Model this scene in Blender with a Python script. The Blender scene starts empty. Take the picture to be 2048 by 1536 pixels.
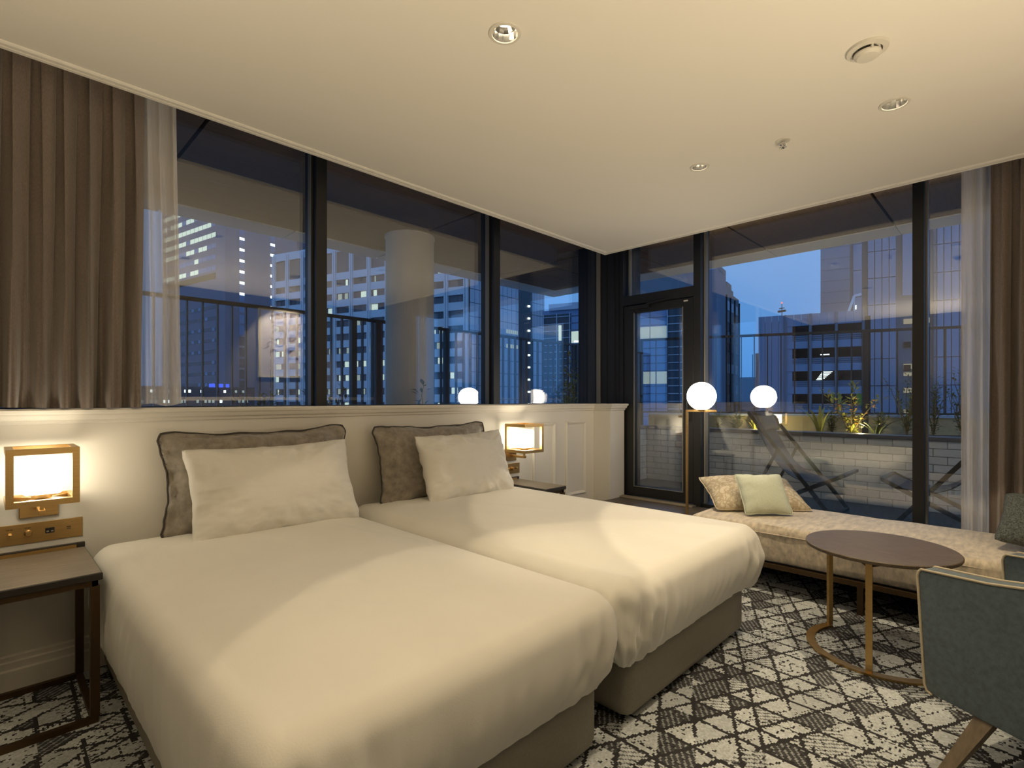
import bpy, bmesh, math, random
from mathutils import Vector, Matrix, noise

C = bpy.context.scene
COL = C.collection
R = math.radians
rnd = random.Random(7)

# ------------------------------------------------------------------ camera, sky, exposure, downlights
CAM_H = 1.2
cd = bpy.data.cameras.new('camera')
cam = bpy.data.objects.new('camera', cd)
COL.objects.link(cam)
cam.location = (0, 0, CAM_H)
cam.rotation_euler = (R(90), 0, R(-45.373))
cd.sensor_width = 36.0
cd.lens = 1043.3 * 36.0 / 2048.0
cd.shift_y = (799.2 - 768.0) / 2048.0
cd.clip_start = 0.02
cd.clip_end = 2000
C.camera = cam
C.view_settings.view_transform = 'Standard'
C.view_settings.look = 'None'
C.view_settings.gamma = 1.0
C.view_settings.use_curve_mapping = False
C.view_settings.exposure = 0.0
try:
    C.cycles.use_denoising = True
    C.cycles.max_bounces = 10
    C.cycles.diffuse_bounces = 5
    C.cycles.glossy_bounces = 5
    C.cycles.transparent_max_bounces = 24
    C.cycles.sample_clamp_indirect = 30.0
    C.cycles.caustics_reflective = False
    C.cycles.caustics_refractive = False
except Exception:
    pass

w = bpy.data.worlds.new('dusk_sky')
C.world = w
w.use_nodes = True
nt = w.node_tree
nt.nodes.clear()
_tc = nt.nodes.new('ShaderNodeTexCoord')
_sep = nt.nodes.new('ShaderNodeSeparateXYZ')
_ramp = nt.nodes.new('ShaderNodeValToRGB')
_nz = nt.nodes.new('ShaderNodeTexNoise')
_nz.inputs['Scale'].default_value = 3.0
_nz.inputs['Detail'].default_value = 4.0
_mul = nt.nodes.new('ShaderNodeMath'); _mul.operation = 'MULTIPLY_ADD'
_mul.inputs[1].default_value = 0.10
_bg = nt.nodes.new('ShaderNodeBackground')
_out = nt.nodes.new('ShaderNodeOutputWorld')
nt.links.new(_tc.outputs['Generated'], _sep.inputs[0])
nt.links.new(_tc.outputs['Generated'], _nz.inputs['Vector'])
nt.links.new(_nz.outputs['Fac'], _mul.inputs[0])
nt.links.new(_sep.outputs['Z'], _mul.inputs[2])
nt.links.new(_mul.outputs[0], _ramp.inputs[0])
cr = _ramp.color_ramp
cr.elements[0].position = 0.0;  cr.elements[0].color = (0.060, 0.215, 0.560, 1)
cr.elements[1].position = 1.0;  cr.elements[1].color = (0.30, 0.46, 0.78, 1)
e = cr.elements.new(0.12); e.color = (0.095, 0.29, 0.68, 1)
e = cr.elements.new(0.35); e.color = (0.15, 0.37, 0.78, 1)
_bg.inputs['Strength'].default_value = 1.2
nt.links.new(_ramp.outputs[0], _bg.inputs['Color'])
nt.links.new(_bg.outputs[0], _out.inputs['Surface'])

CEIL = 2.58
WARM = (1.0, 0.81, 0.53)
SPOTS = [((1.38, 0.44), 38, 70, 0.0, 0.05, 0), ((1.38, 1.40), 19, 74, 0.0, 0.10, 0), ((1.38, 1.40), 34, 27, 0.0, 1.0, -7),
         ((2.985, 0.44), 80, 70, 0.0, 0.06, 0), ((2.985, 1.383), 42, 70, 0.0, 0.06, 0), ((2.93, -0.30), 105, 72, -44.0, 0.4, 0)]  # the last, tilted spot is added out of view to brighten the print
for (sx, sy), power, ang, tilt, blend, aim in SPOTS:
    ld = bpy.data.lights.new('downlight_beam', 'SPOT')
    ld.energy = power
    ld.color = WARM
    ld.spot_size = R(ang)
    ld.spot_blend = blend
    ld.shadow_soft_size = 0.02
    lo = bpy.data.objects.new('downlight_beam', ld)
    lo.location = (sx, sy, CEIL - 0.006)
    lo.rotation_euler = (R(tilt), R(aim), 0)
    COL.objects.link(lo)
# unseen fill light added under the soffit to brighten the planter bricks
ld = bpy.data.lights.new('terrace_fill', 'AREA')
ld.energy = 9; ld.color = (1.0, 0.90, 0.72); ld.shape = 'RECTANGLE'; ld.size = 0.12; ld.size_y = 3.0
lo = bpy.data.objects.new('terrace_fill', ld)
lo.location = (4.72, 1.2, 2.76); lo.rotation_euler = (0, R(-30), 0)
COL.objects.link(lo)
# added fill lights out of view, not fittings of the room: they wash the ceiling
for ux, uy, up, tx in ((1.0, -0.80, 33, 152), (-0.9, 1.0, 20, 180)):
    ld = bpy.data.lights.new('ceiling_fill', 'AREA')
    ld.energy = up; ld.color = WARM; ld.shape = 'RECTANGLE'; ld.size = 2.6 if uy < 0 else 0.9; ld.size_y = 0.25 if uy < 0 else 0.9
    ld.spread = R(130)
    lo = bpy.data.objects.new('ceiling_fill', ld)
    lo.location = (ux, uy, 0.72 if uy < 0 else 1.18); lo.rotation_euler = (R(tx), 0, 0)
    COL.objects.link(lo)

# ------------------------------------------------------------------ materials
MATS = {}

def nodes_of(m):
    m.use_nodes = True
    n = m.node_tree
    return n, n.nodes, n.links

def mat(name, col, rough=0.6, metal=0.0, var=0.0, vscale=8.0, bump=0.0, bscale=60.0, stretch=None, emit=None, estr=0.0, sheen=0.0, spec=0.5, detail=4.0):
    m = bpy.data.materials.new(name)
    n, N, L = nodes_of(m)
    b = N['Principled BSDF']
    b.inputs['Base Color'].default_value = (*col, 1)
    b.inputs['Roughness'].default_value = rough
    b.inputs['Metallic'].default_value = metal
    b.inputs['Specular IOR Level'].default_value = spec
    if sheen:
        b.inputs['Sheen Weight'].default_value = sheen
    if emit:
        b.inputs['Emission Color'].default_value = (*emit, 1)
        b.inputs['Emission Strength'].default_value = estr
    if var or bump:
        tc = N.new('ShaderNodeTexCoord')
        mp = N.new('ShaderNodeMapping')
        L.new(tc.outputs['Object'], mp.inputs['Vector'])
        if stretch:
            mp.inputs['Scale'].default_value = stretch
    if var:
        t = N.new('ShaderNodeTexNoise')
        t.inputs['Scale'].default_value = vscale
        t.inputs['Detail'].default_value = detail
        t.inputs['Roughness'].default_value = 0.6
        L.new(mp.outputs[0], t.inputs['Vector'])
        r = N.new('ShaderNodeValToRGB')
        r.color_ramp.elements[0].position = 0.3
        r.color_ramp.elements[1].position = 0.7
        r.color_ramp.elements[0].color = (*[max(0, c * (1 - var)) for c in col], 1)
        r.color_ramp.elements[1].color = (*[min(1, c * (1 + var)) for c in col], 1)
        L.new(t.outputs['Fac'], r.inputs[0])
        L.new(r.outputs[0], b.inputs['Base Color'])
    if bump:
        t2 = N.new('ShaderNodeTexNoise')
        t2.inputs['Scale'].default_value = bscale
        t2.inputs['Detail'].default_value = 3.0
        L.new(mp.outputs[0], t2.inputs['Vector'])
        bp = N.new('ShaderNodeBump')
        bp.inputs['Strength'].default_value = bump
        bp.inputs['Distance'].default_value = 0.004
        L.new(t2.outputs['Fac'], bp.inputs['Height'])
        L.new(bp.outputs[0], b.inputs['Normal'])
    MATS[name] = m
    return m

def glass_mat(name, tint, r0):
    m = bpy.data.materials.new(name)
    n, N, L = nodes_of(m)
    N.clear()
    out = N.new('ShaderNodeOutputMaterial')
    mix = N.new('ShaderNodeMixShader')
    tr = N.new('ShaderNodeBsdfTransparent'); tr.inputs[0].default_value = (*tint, 1)
    gl = N.new('ShaderNodeBsdfGlossy'); gl.inputs['Roughness'].default_value = 0.0
    gl.inputs['Color'].default_value = (1, 1, 1, 1)
    lw = N.new('ShaderNodeLayerWeight'); lw.inputs[0].default_value = 0.5
    pw = N.new('ShaderNodeMath'); pw.operation = 'POWER'; pw.inputs[1].default_value = 5.0
    ma = N.new('ShaderNodeMath'); ma.operation = 'MULTIPLY_ADD'; ma.inputs[1].default_value = 1 - r0; ma.inputs[2].default_value = r0
    L.new(lw.outputs['Facing'], pw.inputs[0]); L.new(pw.outputs[0], ma.inputs[0])
    L.new(ma.outputs[0], mix.inputs[0]); L.new(tr.outputs[0], mix.inputs[1]); L.new(gl.outputs[0], mix.inputs[2])
    L.new(mix.outputs[0], out.inputs['Surface'])
    return m

def sheer_mat(name, col, alpha):
    m = bpy.data.materials.new(name)
    n, N, L = nodes_of(m)
    N.clear()
    out = N.new('ShaderNodeOutputMaterial')
    mix = N.new('ShaderNodeMixShader')
    tr = N.new('ShaderNodeBsdfTransparent')
    mx2 = N.new('ShaderNodeMixShader'); mx2.inputs[0].default_value = 0.35
    df = N.new('ShaderNodeBsdfDiffuse'); df.inputs[0].default_value = (*col, 1)
    tl = N.new('ShaderNodeBsdfTranslucent'); tl.inputs[0].default_value = (*col, 1)
    lw = N.new('ShaderNodeLayerWeight'); lw.inputs[0].default_value = 0.5
    mr = N.new('ShaderNodeMapRange')
    mr.inputs['To Min'].default_value = alpha; mr.inputs['To Max'].default_value = 0.98
    L.new(lw.outputs['Facing'], mr.inputs['Value'])
    L.new(df.outputs[0], mx2.inputs[1]); L.new(tl.outputs[0], mx2.inputs[2])
    L.new(mr.outputs[0], mix.inputs[0]); L.new(tr.outputs[0], mix.inputs[1]); L.new(mx2.outputs[0], mix.inputs[2])
    L.new(mix.outputs[0], out.inputs['Surface'])
    return m

def emis(name, col, s):
    m = bpy.data.materials.new(name)
    if name.startswith('city'):
        m.cycles.emission_sampling = 'NONE'
    n, N, L = nodes_of(m)
    N.clear()
    out = N.new('ShaderNodeOutputMaterial')
    e = N.new('ShaderNodeEmission'); e.inputs[0].default_value = (*col, 1); e.inputs[1].default_value = s
    L.new(e.outputs[0], out.inputs['Surface'])
    return m

def carpet_mat():
    m = bpy.data.materials.new('carpet_triangles')
    n, N, L = nodes_of(m)
    b = N['Principled BSDF']
    b.inputs['Roughness'].default_value = 0.95
    b.inputs['Specular IOR Level'].default_value = 0.1
    geo = N.new('ShaderNodeTexCoord')
    snap = N.new('ShaderNodeVectorMath'); snap.operation = 'SNAP'
    snap.inputs[1].default_value = (0.0065, 0.0065, 0.0065)
    L.new(geo.outputs['Object'], snap.inputs[0])

    def mth(op, a, bb=None, c=None):
        x = N.new('ShaderNodeMath'); x.operation = op
        for i, v in enumerate((a, bb, c)):
            if v is None:
                continue
            if isinstance(v, (int, float)):
                x.inputs[i].default_value = v
            else:
                L.new(v, x.inputs[i])
        return x.outputs[0]

    def dot(vec, d):
        x = N.new('ShaderNodeVectorMath'); x.operation = 'DOT_PRODUCT'
        L.new(vec, x.inputs[0]); x.inputs[1].default_value = d
        return x.outputs['Value']

    def white(v1, v2, v3=0.0):
        cb = N.new('ShaderNodeCombineXYZ')
        for i, v in enumerate((v1, v2, v3)):
            if isinstance(v, (int, float)):
                cb.inputs[i].default_value = v
            else:
                L.new(v, cb.inputs[i])
        wn = N.new('ShaderNodeTexWhiteNoise'); wn.noise_dimensions = '3D'
        L.new(cb.outputs[0], wn.inputs['Vector'])
        return wn.outputs['Value']
    P = snap.outputs[0]
    # tuft jitter along the line so that lines are saw-toothed
    tuft = white(dot(P, (1, 0, 0)), dot(P, (0, 1, 0)), 3.3)
    dark = None
    cells = []
    for k, (ang, per, wd) in enumerate(((27, 0.118, 0.0085), (-25, 0.104, 0.0095), (88, 0.128, 0.0095), (27, 0.046, 0.0050), (-25, 0.041, 0.0050), (88, 0.056, 0.005))):
        a = R(ang)
        nx, ny, tx, ty = -math.sin(a), math.cos(a), math.cos(a), math.sin(a)
        u = mth('DIVIDE', dot(P, (nx, ny, 0)), per)
        u = mth('ADD', u, 0.37 * k)
        idx = mth('FLOOR', u)
        fr = mth('SUBTRACT', u, idx)
        off = mth('MULTIPLY_ADD', white(idx, float(k), 1.0), 0.5, 0.25)
        dist = mth('MULTIPLY', mth('ABSOLUTE', mth('SUBTRACT', fr, off)), per)
        jit = mth('MULTIPLY_ADD', tuft, 0.006, -0.001)
        near = mth('LESS_THAN', mth('ADD', dist, jit), wd)
        seg = mth('FLOOR', mth('DIVIDE', dot(P, (tx, ty, 0)), 0.14 if k < 3 else 0.085))
        on = mth('GREATER_THAN', white(idx, seg, float(k) + 7.0), 0.22 if k < 3 else 0.58)
        line = mth('MULTIPLY', near, on)
        if k >= 3:
            dsh = mth('GREATER_THAN', mth('FRACT', mth('DIVIDE', dot(P, (tx, ty, 0)), 0.026)), 0.38)
            line = mth('MULTIPLY', line, dsh)
        dark = line if dark is None else mth('MAXIMUM', dark, line)
        if k < 3:
            cells.append(mth('FLOOR', mth('ADD', mth('SUBTRACT', u, off), 0.0)))
    cid = white(cells[0], cells[1], cells[2])
    # some triangles are filled dark, some are striped, the rest light
    filled = mth('GREATER_THAN', cid, 0.80)
    striped = mth('MULTIPLY', mth('GREATER_THAN', cid, 0.58), mth('LESS_THAN', cid, 0.80))
    st = mth('GREATER_THAN', mth('FRACT', mth('DIVIDE', dot(P, (0.8, 0.6, 0)), 0.0195)), 0.62)
    fill_dots = mth('GREATER_THAN', mth('FRACT', mth('DIVIDE', dot(P, (0.6, -0.8, 0)), 0.0195)), 0.30)
    dark = mth('MAXIMUM', dark, mth('MULTIPLY', filled, mth('MULTIPLY_ADD', fill_dots, 0.45, 0.5)))
    dark = mth('MAXIMUM', dark, mth('MULTIPLY', mth('MULTIPLY', striped, st), 0.75))
    base = N.new('ShaderNodeMix'); base.data_type = 'RGBA'
    base.inputs['A'].default_value = (0.56, 0.59, 0.60, 1)
    base.inputs['B'].default_value = (0.42, 0.445, 0.455, 1)
    L.new(white(cells[0], cells[1], 5.0), base.inputs['Factor'])
    var = N.new('ShaderNodeMix'); var.data_type = 'RGBA'; var.blend_type = 'MULTIPLY'
    var.inputs['Factor'].default_value = 1.0
    L.new(base.outputs['Result'], var.inputs['A'])
    cb = N.new('ShaderNodeCombineColor')
    tv = mth('MULTIPLY_ADD', tuft, 0.35, 0.82)
    for i in range(3):
        L.new(tv, cb.inputs[i])
    L.new(cb.outputs[0], var.inputs['B'])
    fin = N.new('ShaderNodeMix'); fin.data_type = 'RGBA'
    L.new(dark, fin.inputs['Factor'])
    L.new(var.outputs['Result'], fin.inputs['A'])
    fin.inputs['B'].default_value = (0.040, 0.038, 0.040, 1)
    L.new(fin.outputs['Result'], b.inputs['Base Color'])
    bp = N.new('ShaderNodeBump'); bp.inputs['Strength'].default_value = 0.5; bp.inputs['Distance'].default_value = 0.004
    L.new(tuft, bp.inputs['Height']); L.new(bp.outputs[0], b.inputs['Normal'])
    return m

M_ceiling = mat('ceiling_paint', (0.86, 0.83, 0.77), 0.9, bump=0.05, bscale=200)
M_wall = mat('wall_paint', (0.74, 0.70, 0.62), 0.55, bump=0.04, bscale=150)
M_walldark = mat('rear_wall_paper', (0.17, 0.157, 0.14), 0.8, var=0.08, vscale=30)
M_carpet = carpet_mat()
M_black = mat('black_frame_metal', (0.010, 0.010, 0.009), 0.5, var=0.15, vscale=3, stretch=(30, 30, 1))
M_bead = mat('glazing_bead', (0.20, 0.19, 0.16), 0.4)
M_pocket = mat('pocket_dark', (0.05, 0.05, 0.05), 0.9)
M_stepwood = mat('step_wood', (0.10, 0.075, 0.05), 0.45, var=0.3, vscale=6, stretch=(4, 1, 4))
M_sill = mat('threshold_metal', (0.42, 0.36, 0.26), 0.35, metal=0.6)
M_glass = glass_mat('window_glass', (0.955, 0.97, 0.975), 0.125)
M_curtain = mat('taupe_curtain', (0.175, 0.136, 0.110), 0.85, var=0.18, vscale=260, bump=0.35, bscale=420, sheen=0.35, stretch=(1, 1, .35))
M_sheer = sheer_mat('sheer_voile', (0.90, 0.85, 0.76), 0.66)
M_linen = mat('white_linen', (0.80, 0.775, 0.71), 0.75, var=0.015, vscale=5, bump=0.10, bscale=240, sheen=0.15)
M_base = mat('bed_base_fabric', (0.285, 0.262, 0.215), 0.9, var=0.07, vscale=120, bump=0.2, bscale=400)
M_velvet = mat('grey_velvet', (0.27, 0.235, 0.19), 0.75, var=0.34, vscale=26, bump=0.12, bscale=200, sheen=0.5, detail=8)
M_pipe_dark = mat('dark_piping', (0.055, 0.045, 0.038), 0.8)
M_brass = mat('brushed_brass', (0.52, 0.34, 0.135), 0.38, metal=0.95, var=0.14, vscale=14, stretch=(1, 1, 30))
M_brass_h = mat('brushed_brass_plate', (0.46, 0.30, 0.12), 0.42, metal=0.9, var=0.16, vscale=12, stretch=(1, 1, 60))
M_darkbrass = mat('dark_bronze', (0.105, 0.066, 0.032), 0.42, metal=0.75)
M_blackplastic = mat('socket_black', (0.01, 0.01, 0.01), 0.3)
M_engrave = mat('engraving', (0.10, 0.06, 0.02), 0.6)
M_chrome = mat('chrome_reflector', (0.75, 0.74, 0.72), 0.16, metal=1.0)
M_whiteplastic = mat('white_fitting', (0.72, 0.69, 0.62), 0.5)
M_walnut = mat('dark_oak', (0.118, 0.086, 0.056), 0.5, var=0.33, vscale=5, stretch=(30, 2, 2), bump=0.12, bscale=40)
M_nstop = mat('nightstand_veneer', (0.20, 0.165, 0.125), 0.45, var=0.22, vscale=5, stretch=(2, 26, 2), bump=0.08, bscale=50)
M_nsedge = mat('nightstand_edge', (0.028, 0.024, 0.020), 0.4)
M_daybed = mat('daybed_velvet', (0.55, 0.47, 0.36), 0.7, var=0.36, vscale=11, stretch=(1.0, 3.2, 2), sheen=0.55, bump=0.1, bscale=160, detail=9)
M_teal = mat('teal_upholstery', (0.088, 0.122, 0.140), 0.9, var=0.22, vscale=60, bump=0.3, bscale=500, sheen=0.25)
M_cream = mat('cream_piping', (0.55, 0.47, 0.34), 0.7)
M_oak = mat('grey_oak_leg', (0.20, 0.155, 0.105), 0.5, var=0.22, vscale=6, stretch=(8, 8, 1))
M_sage = mat('sage_cotton', (0.56, 0.60, 0.48), 0.9, var=0.10, vscale=160, bump=0.25, bscale=420)
M_tweed = mat('tweed_teal', (0.085, 0.098, 0.090), 0.95, var=0.75, vscale=150, bump=0.6, bscale=260, detail=2)
M_globe = emis('opal_globe_lit', (1.0, 0.86, 0.66), 33.0)
M_shade = emis('opal_shade_lit', (1.0, 0.88, 0.66), 16.0)
M_bulb = emis('lamp_lit', (1.0, 0.85, 0.6), 22.0)
M_console = mat('console_top', (0.55, 0.48, 0.38), 0.5)
M_soffit = mat('soffit_board', (0.21, 0.135, 0.080), 0.7, var=0.22, vscale=3, stretch=(1.5, 30, 1), spec=0.2)
M_fascia = mat('fascia_white', (0.75, 0.73, 0.68), 0.7)
M_column = mat('column_render', (0.78, 0.68, 0.54), 0.85, var=0.05, vscale=4)
M_deckfloor = mat('terrace_tile', (0.055, 0.058, 0.065), 0.45, var=0.15, vscale=3)
M_brick = mat('white_brick', (0.80, 0.78, 0.70), 0.85, var=0.07, vscale=14, bump=0.5, bscale=60)
M_mortar = mat('brick_mortar', (0.40, 0.40, 0.37), 0.95)
M_coping = mat('coping_metal', (0.10, 0.105, 0.115), 0.5)
M_parapet = mat('parapet_sand', (0.50, 0.42, 0.24), 0.9, var=0.18, vscale=5)
M_soil = mat('planter_soil', (0.04, 0.03, 0.02), 1.0, var=0.4, vscale=30)
M_rail = mat('railing_dark', (0.022, 0.024, 0.028), 0.5)
M_sling = mat('sling_canvas', (0.105, 0.105, 0.108), 0.9, var=0.1, vscale=90)
M_chairframe = mat('chair_frame', (0.012, 0.013, 0.016), 0.5)
M_leaf = mat('leaf_green', (0.085, 0.115, 0.030), 0.55, var=0.4, vscale=9)
M_leafy = mat('leaf_yellow', (0.30, 0.30, 0.060), 0.55, var=0.35, vscale=9)
M_stem = mat('stem_brown', (0.11, 0.085, 0.045), 0.8)
M_flower = mat('flower_orange', (0.75, 0.30, 0.03), 0.6)

# ------------------------------------------------------------------ mesh helpers
def link(o):
    COL.objects.link(o)
    return o

def obj(name, bm, m, parent=None, smooth=False, sharp=None):
    me = bpy.data.meshes.new(name)
    if isinstance(bm, tuple):
        me.from_pydata(*bm)
        me.update()
    else:
        bmesh.ops.recalc_face_normals(bm, faces=bm.faces)
        bm.to_mesh(me)
        bm.free()
    me.materials.append(m)
    if smooth:
        for p in me.polygons:
            p.use_smooth = True
        if sharp:
            me.set_sharp_from_angle(angle=R(sharp))
    o = bpy.data.objects.new(name, me)
    link(o)
    if parent:
        attach(o, parent)
    return o

def attach(o, parent):
    o.parent = parent
    root = parent
    loc = Vector((0, 0, 0))
    while root:
        if root.type == 'EMPTY' and not root.get('_local'):
            loc = loc + root.location
        root = root.parent
    if parent.type == 'EMPTY' and not parent.get('_local'):
        o.matrix_parent_inverse = Matrix.Translation(-parent.location)

def thing(name, label, cat, loc=(0, 0, 0), group=None, local=False, rotz=0.0):
    o = bpy.data.objects.new(name, None)
    o.empty_display_size = 0.1
    link(o)
    o.location = loc
    o.rotation_euler = (0, 0, rotz)
    o['label'] = label
    o['category'] = cat
    if group:
        o['group'] = group
    if local:
        o['_local'] = 1
    return o

def tag(o, label, cat, group=None):
    o['label'] = label; o['category'] = cat
    if group:
        o['group'] = group
    return o

def struct(o):
    o['kind'] = 'structure'
    return o

def sempty(name, loc=(0, 0, 0)):
    o = bpy.data.objects.new(name, None)
    link(o); o.location = loc; o['kind'] = 'structure'
    return o

def copy_tree(o, parent=None):
    c = o.copy(); COL.objects.link(c)
    if parent:
        c.parent = parent
    for ch in [x for x in o.children]:
        copy_tree(ch, c)
    return c

def box(bm, x0, x1, y0, y1, z0, z1, bevel=0.0, seg=2, mtx=None):
    vs = [bm.verts.new((x, y, z)) for x in (x0, x1) for y in (y0, y1) for z in (z0, z1)]
    f = [(0, 1, 3, 2), (4, 6, 7, 5), (0, 4, 5, 1), (2, 3, 7, 6), (0, 2, 6, 4), (1, 5, 7, 3)]
    fs = [bm.faces.new([vs[i] for i in q]) for q in f]
    if bevel:
        es = list({e for q in fs for e in q.edges})
        r = bmesh.ops.bevel(bm, geom=es, offset=bevel, segments=seg, profile=0.5, affect='EDGES', clamp_overlap=True)
        vs = list({v for v in r['verts']} | {v for v in vs if v.is_valid})
    if mtx is not None:
        vs2 = [v for v in vs if v.is_valid]
        bmesh.ops.transform(bm, matrix=mtx, verts=vs2)
    return vs

def bx(x0, x1, y0, y1, z0, z1, bevel=0.0, seg=2):
    bm = bmesh.new()
    box(bm, x0, x1, y0, y1, z0, z1, bevel, seg)
    return bm

def bar(bm, a, b, wdt, dpt, up=(0, 0, 1)):
    """a rectangular bar from a to b"""
    a = Vector(a); b = Vector(b)
    d = (b - a).normalized()
    u = Vector(up)
    s = d.cross(u)
    if s.length < 1e-4:
        s = d.cross(Vector((1, 0, 0)))
    s.normalize()
    u = s.cross(d).normalized()
    vs = []
    for p in (a, b):
        for i, j in ((-1, -1), (1, -1), (1, 1), (-1, 1)):
            vs.append(bm.verts.new(p + s * (i * wdt / 2) + u * (j * dpt / 2)))
    for q in ((0, 1, 2, 3), (7, 6, 5, 4), (0, 4, 5, 1), (1, 5, 6, 2), (2, 6, 7, 3), (3, 7, 4, 0)):
        bm.faces.new([vs[i] for i in q])

def tube(bm, pts, r, n=8, closed=False, cap=True):
    pts = [Vector(p) for p in pts]
    m = len(pts)
    rr = r if isinstance(r, (list, tuple)) else [r] * m
    rings = []
    ref = None
    for i, p in enumerate(pts):
        if closed:
            d = pts[(i + 1) % m] - pts[i - 1]
        else:
            d = pts[min(i + 1, m - 1)] - pts[max(i - 1, 0)]
        d.normalize()
        if ref is None:
            ref = Vector((0, 0, 1)) if abs(d.z) < 0.9 else Vector((1, 0, 0))
        s = d.cross(ref)
        if s.length < 1e-5:
            s = d.orthogonal()
        s.normalize()
        u = s.cross(d)
        ref = u if abs(u.dot(d)) < 0.5 else ref
        rings.append([bm.verts.new(p + (s * math.cos(2 * math.pi * k / n) + u * math.sin(2 * math.pi * k / n)) * rr[i]) for k in range(n)])
    for i in range(m if closed else m - 1):
        A, B = rings[i], rings[(i + 1) % m]
        for k in range(n):
            bm.faces.new((A[k], A[(k + 1) % n], B[(k + 1) % n], B[k]))
    if cap and not closed:
        bm.faces.new(rings[0][::-1]); bm.faces.new(rings[-1])

def lathe(bm, prof, cx, cy, n=32, cap0=False, cap1=False):
    rings = []
    for r, z in prof:
        rings.append([bm.verts.new((cx + r * math.cos(2 * math.pi * k / n), cy + r * math.sin(2 * math.pi * k / n), z)) for k in range(n)])
    for A, B in zip(rings, rings[1:]):
        for k in range(n):
            bm.faces.new((A[k], A[(k + 1) % n], B[(k + 1) % n], B[k]))
    if cap0:
        bm.faces.new(rings[0])
    if cap1:
        bm.faces.new(rings[-1])

def sweep(bm, prof, path):
    """prof: (out, z) pairs; path: list of ((x,y), (nx,ny)) with the mitre normal scaled"""
    rows = []
    for (x, y), (nx, ny) in path:
        rows.append([bm.verts.new((x + nx * o, y + ny * o, z)) for o, z in prof])
    k = len(prof)
    for A, B in zip(rows, rows[1:]):
        for i in range(k):
            bm.faces.new((A[i], A[(i + 1) % k], B[(i + 1) % k], B[i]))
    bm.faces.new(rows[0]); bm.faces.new(rows[-1][::-1])

def prism(bm, poly, z0, z1):
    a = [bm.verts.new((x, y, z0)) for x, y in poly]
    b = [bm.verts.new((x, y, z1)) for x, y in poly]
    n = len(poly)
    bm.faces.new(a[::-1]); bm.faces.new(b)
    for i in range(n):
        bm.faces.new((a[i], a[(i + 1) % n], b[(i + 1) % n], b[i]))

def fbm(p, o=4):
    return noise.fractal(Vector(p), 1.0, 2.0, o, noise_basis='PERLIN_ORIGINAL')

# ------------------------------------------------------------------ room shell
YW, XR = 2.985, 4.145           # front of the half wall; inner face of its return
YG, XG = 3.13, 4.52             # glass planes
X0, Y0 = -1.7, -1.0             # far side wall, rear wall

o = struct(obj('floor', bx(X0, 4.45, Y0, 3.1, -0.12, 0.0), M_carpet))

# ceiling with the openings for its fittings
HOLES = [(1.38, 1.40, 0.052), (2.985, 0.44, 0.052), (2.985, 1.383, 0.045), (1.38, 0.44, 0.052), (2.93, -0.30, 0.052)]
CE_X, CE_Y = 4.115, 2.825
bm = bmesh.new()
def loop(pts):
    vs = [bm.verts.new(p) for p in pts]
    return [bm.edges.new((vs[i], vs[(i + 1) % len(vs)])) for i in range(len(vs))]
es = loop([(X0, Y0, CEIL), (CE_X, Y0, CEIL), (CE_X, CE_Y, CEIL), (X0, CE_Y, CEIL)])
for hx, hy, hr in HOLES:
    es += loop([(hx + hr * math.cos(2 * math.pi * k / 28), hy + hr * math.sin(2 * math.pi * k / 28), CEIL) for k in range(28)])
bmesh.ops.triangle_fill(bm, use_beauty=True, use_dissolve=False, edges=es)
ceiling = struct(obj('ceiling', bm, M_ceiling))
struct(obj('roof_slab', bx(X0 - 0.3, 6.16, Y0 - 0.9, 5.18, 2.86, 3.1), M_pocket))
# edge trim of the ceiling beside the curtain pocket
bm = bmesh.new()
pr = [(0.0, CEIL - 0.012), (0.018, CEIL - 0.012), (0.018, CEIL + 0.02), (0.010, CEIL + 0.02), (0.010, CEIL + 0.2), (0.0, CEIL + 0.2)]
sweep(bm, pr, [((X0, CE_Y), (0, 1)), ((CE_X, CE_Y), (1, 1)), ((CE_X, Y0), (1, 0))])
struct(obj('trim_1', bm, M_ceiling))
bm = bmesh.new()
pr = [(-0.030, CEIL - 0.004), (-0.022, CEIL - 0.009), (-0.004, CEIL - 0.009), (-0.004, CEIL), (-0.030, CEIL)]
sweep(bm, pr, [((X0, CE_Y), (0, 1)), ((CE_X, CE_Y), (1, 1)), ((CE_X, Y0), (1, 0))])
struct(obj('trim_2', bm, M_ceiling))

# half wall behind the beds, with its return at the corner
wall_head = struct(obj('wall_head', bx(X0, 4.40, YW, 3.06, 0, 1.150), M_wall))
ret = struct(obj('wall_return', bx(XR, 4.38, 2.79, YW + 0.01, 0, 1.150), M_wall))
cap_prof = [(o_, z_ + 0.196) for o_, z_ in [(-0.14, 0.965), (0.048, 0.965), (0.052, 0.958), (0.046, 0.945), (0.036, 0.942), (0.034, 0.934), (0.028, 0.922), (0.014, 0.916), (0.012, 0.904), (0.0, 0.899), (-0.02, 0.899), (-0.02, 0.95), (-0.14, 0.95)]]
bm = bmesh.new()
sweep(bm, cap_prof, [((X0, YW), (0, -1)), ((XR, YW), (-1, -1)), ((XR, 2.79), (-1, -1)), ((4.38, 2.79), (0, -1))])
struct(obj('trim_3', bm, M_wall))
struct(obj('trim_8', bx(X0, 4.40, 3.0, 3.115, 1.131, 1.1615), M_wall))
bm = bmesh.new()
sweep(bm, [(0, 0), (0.022, 0), (0.022, 0.085), (0.016, 0.092), (0.016, 0.118), (0.010, 0.124), (0.010, 0.14), (0.0, 0.147)], [((X0, YW), (0, -1)), ((XR, YW), (-1, -1)), ((XR, 2.79), (-1, -1))])
struct(obj('baseboard_head', bm, M_wall))

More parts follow.
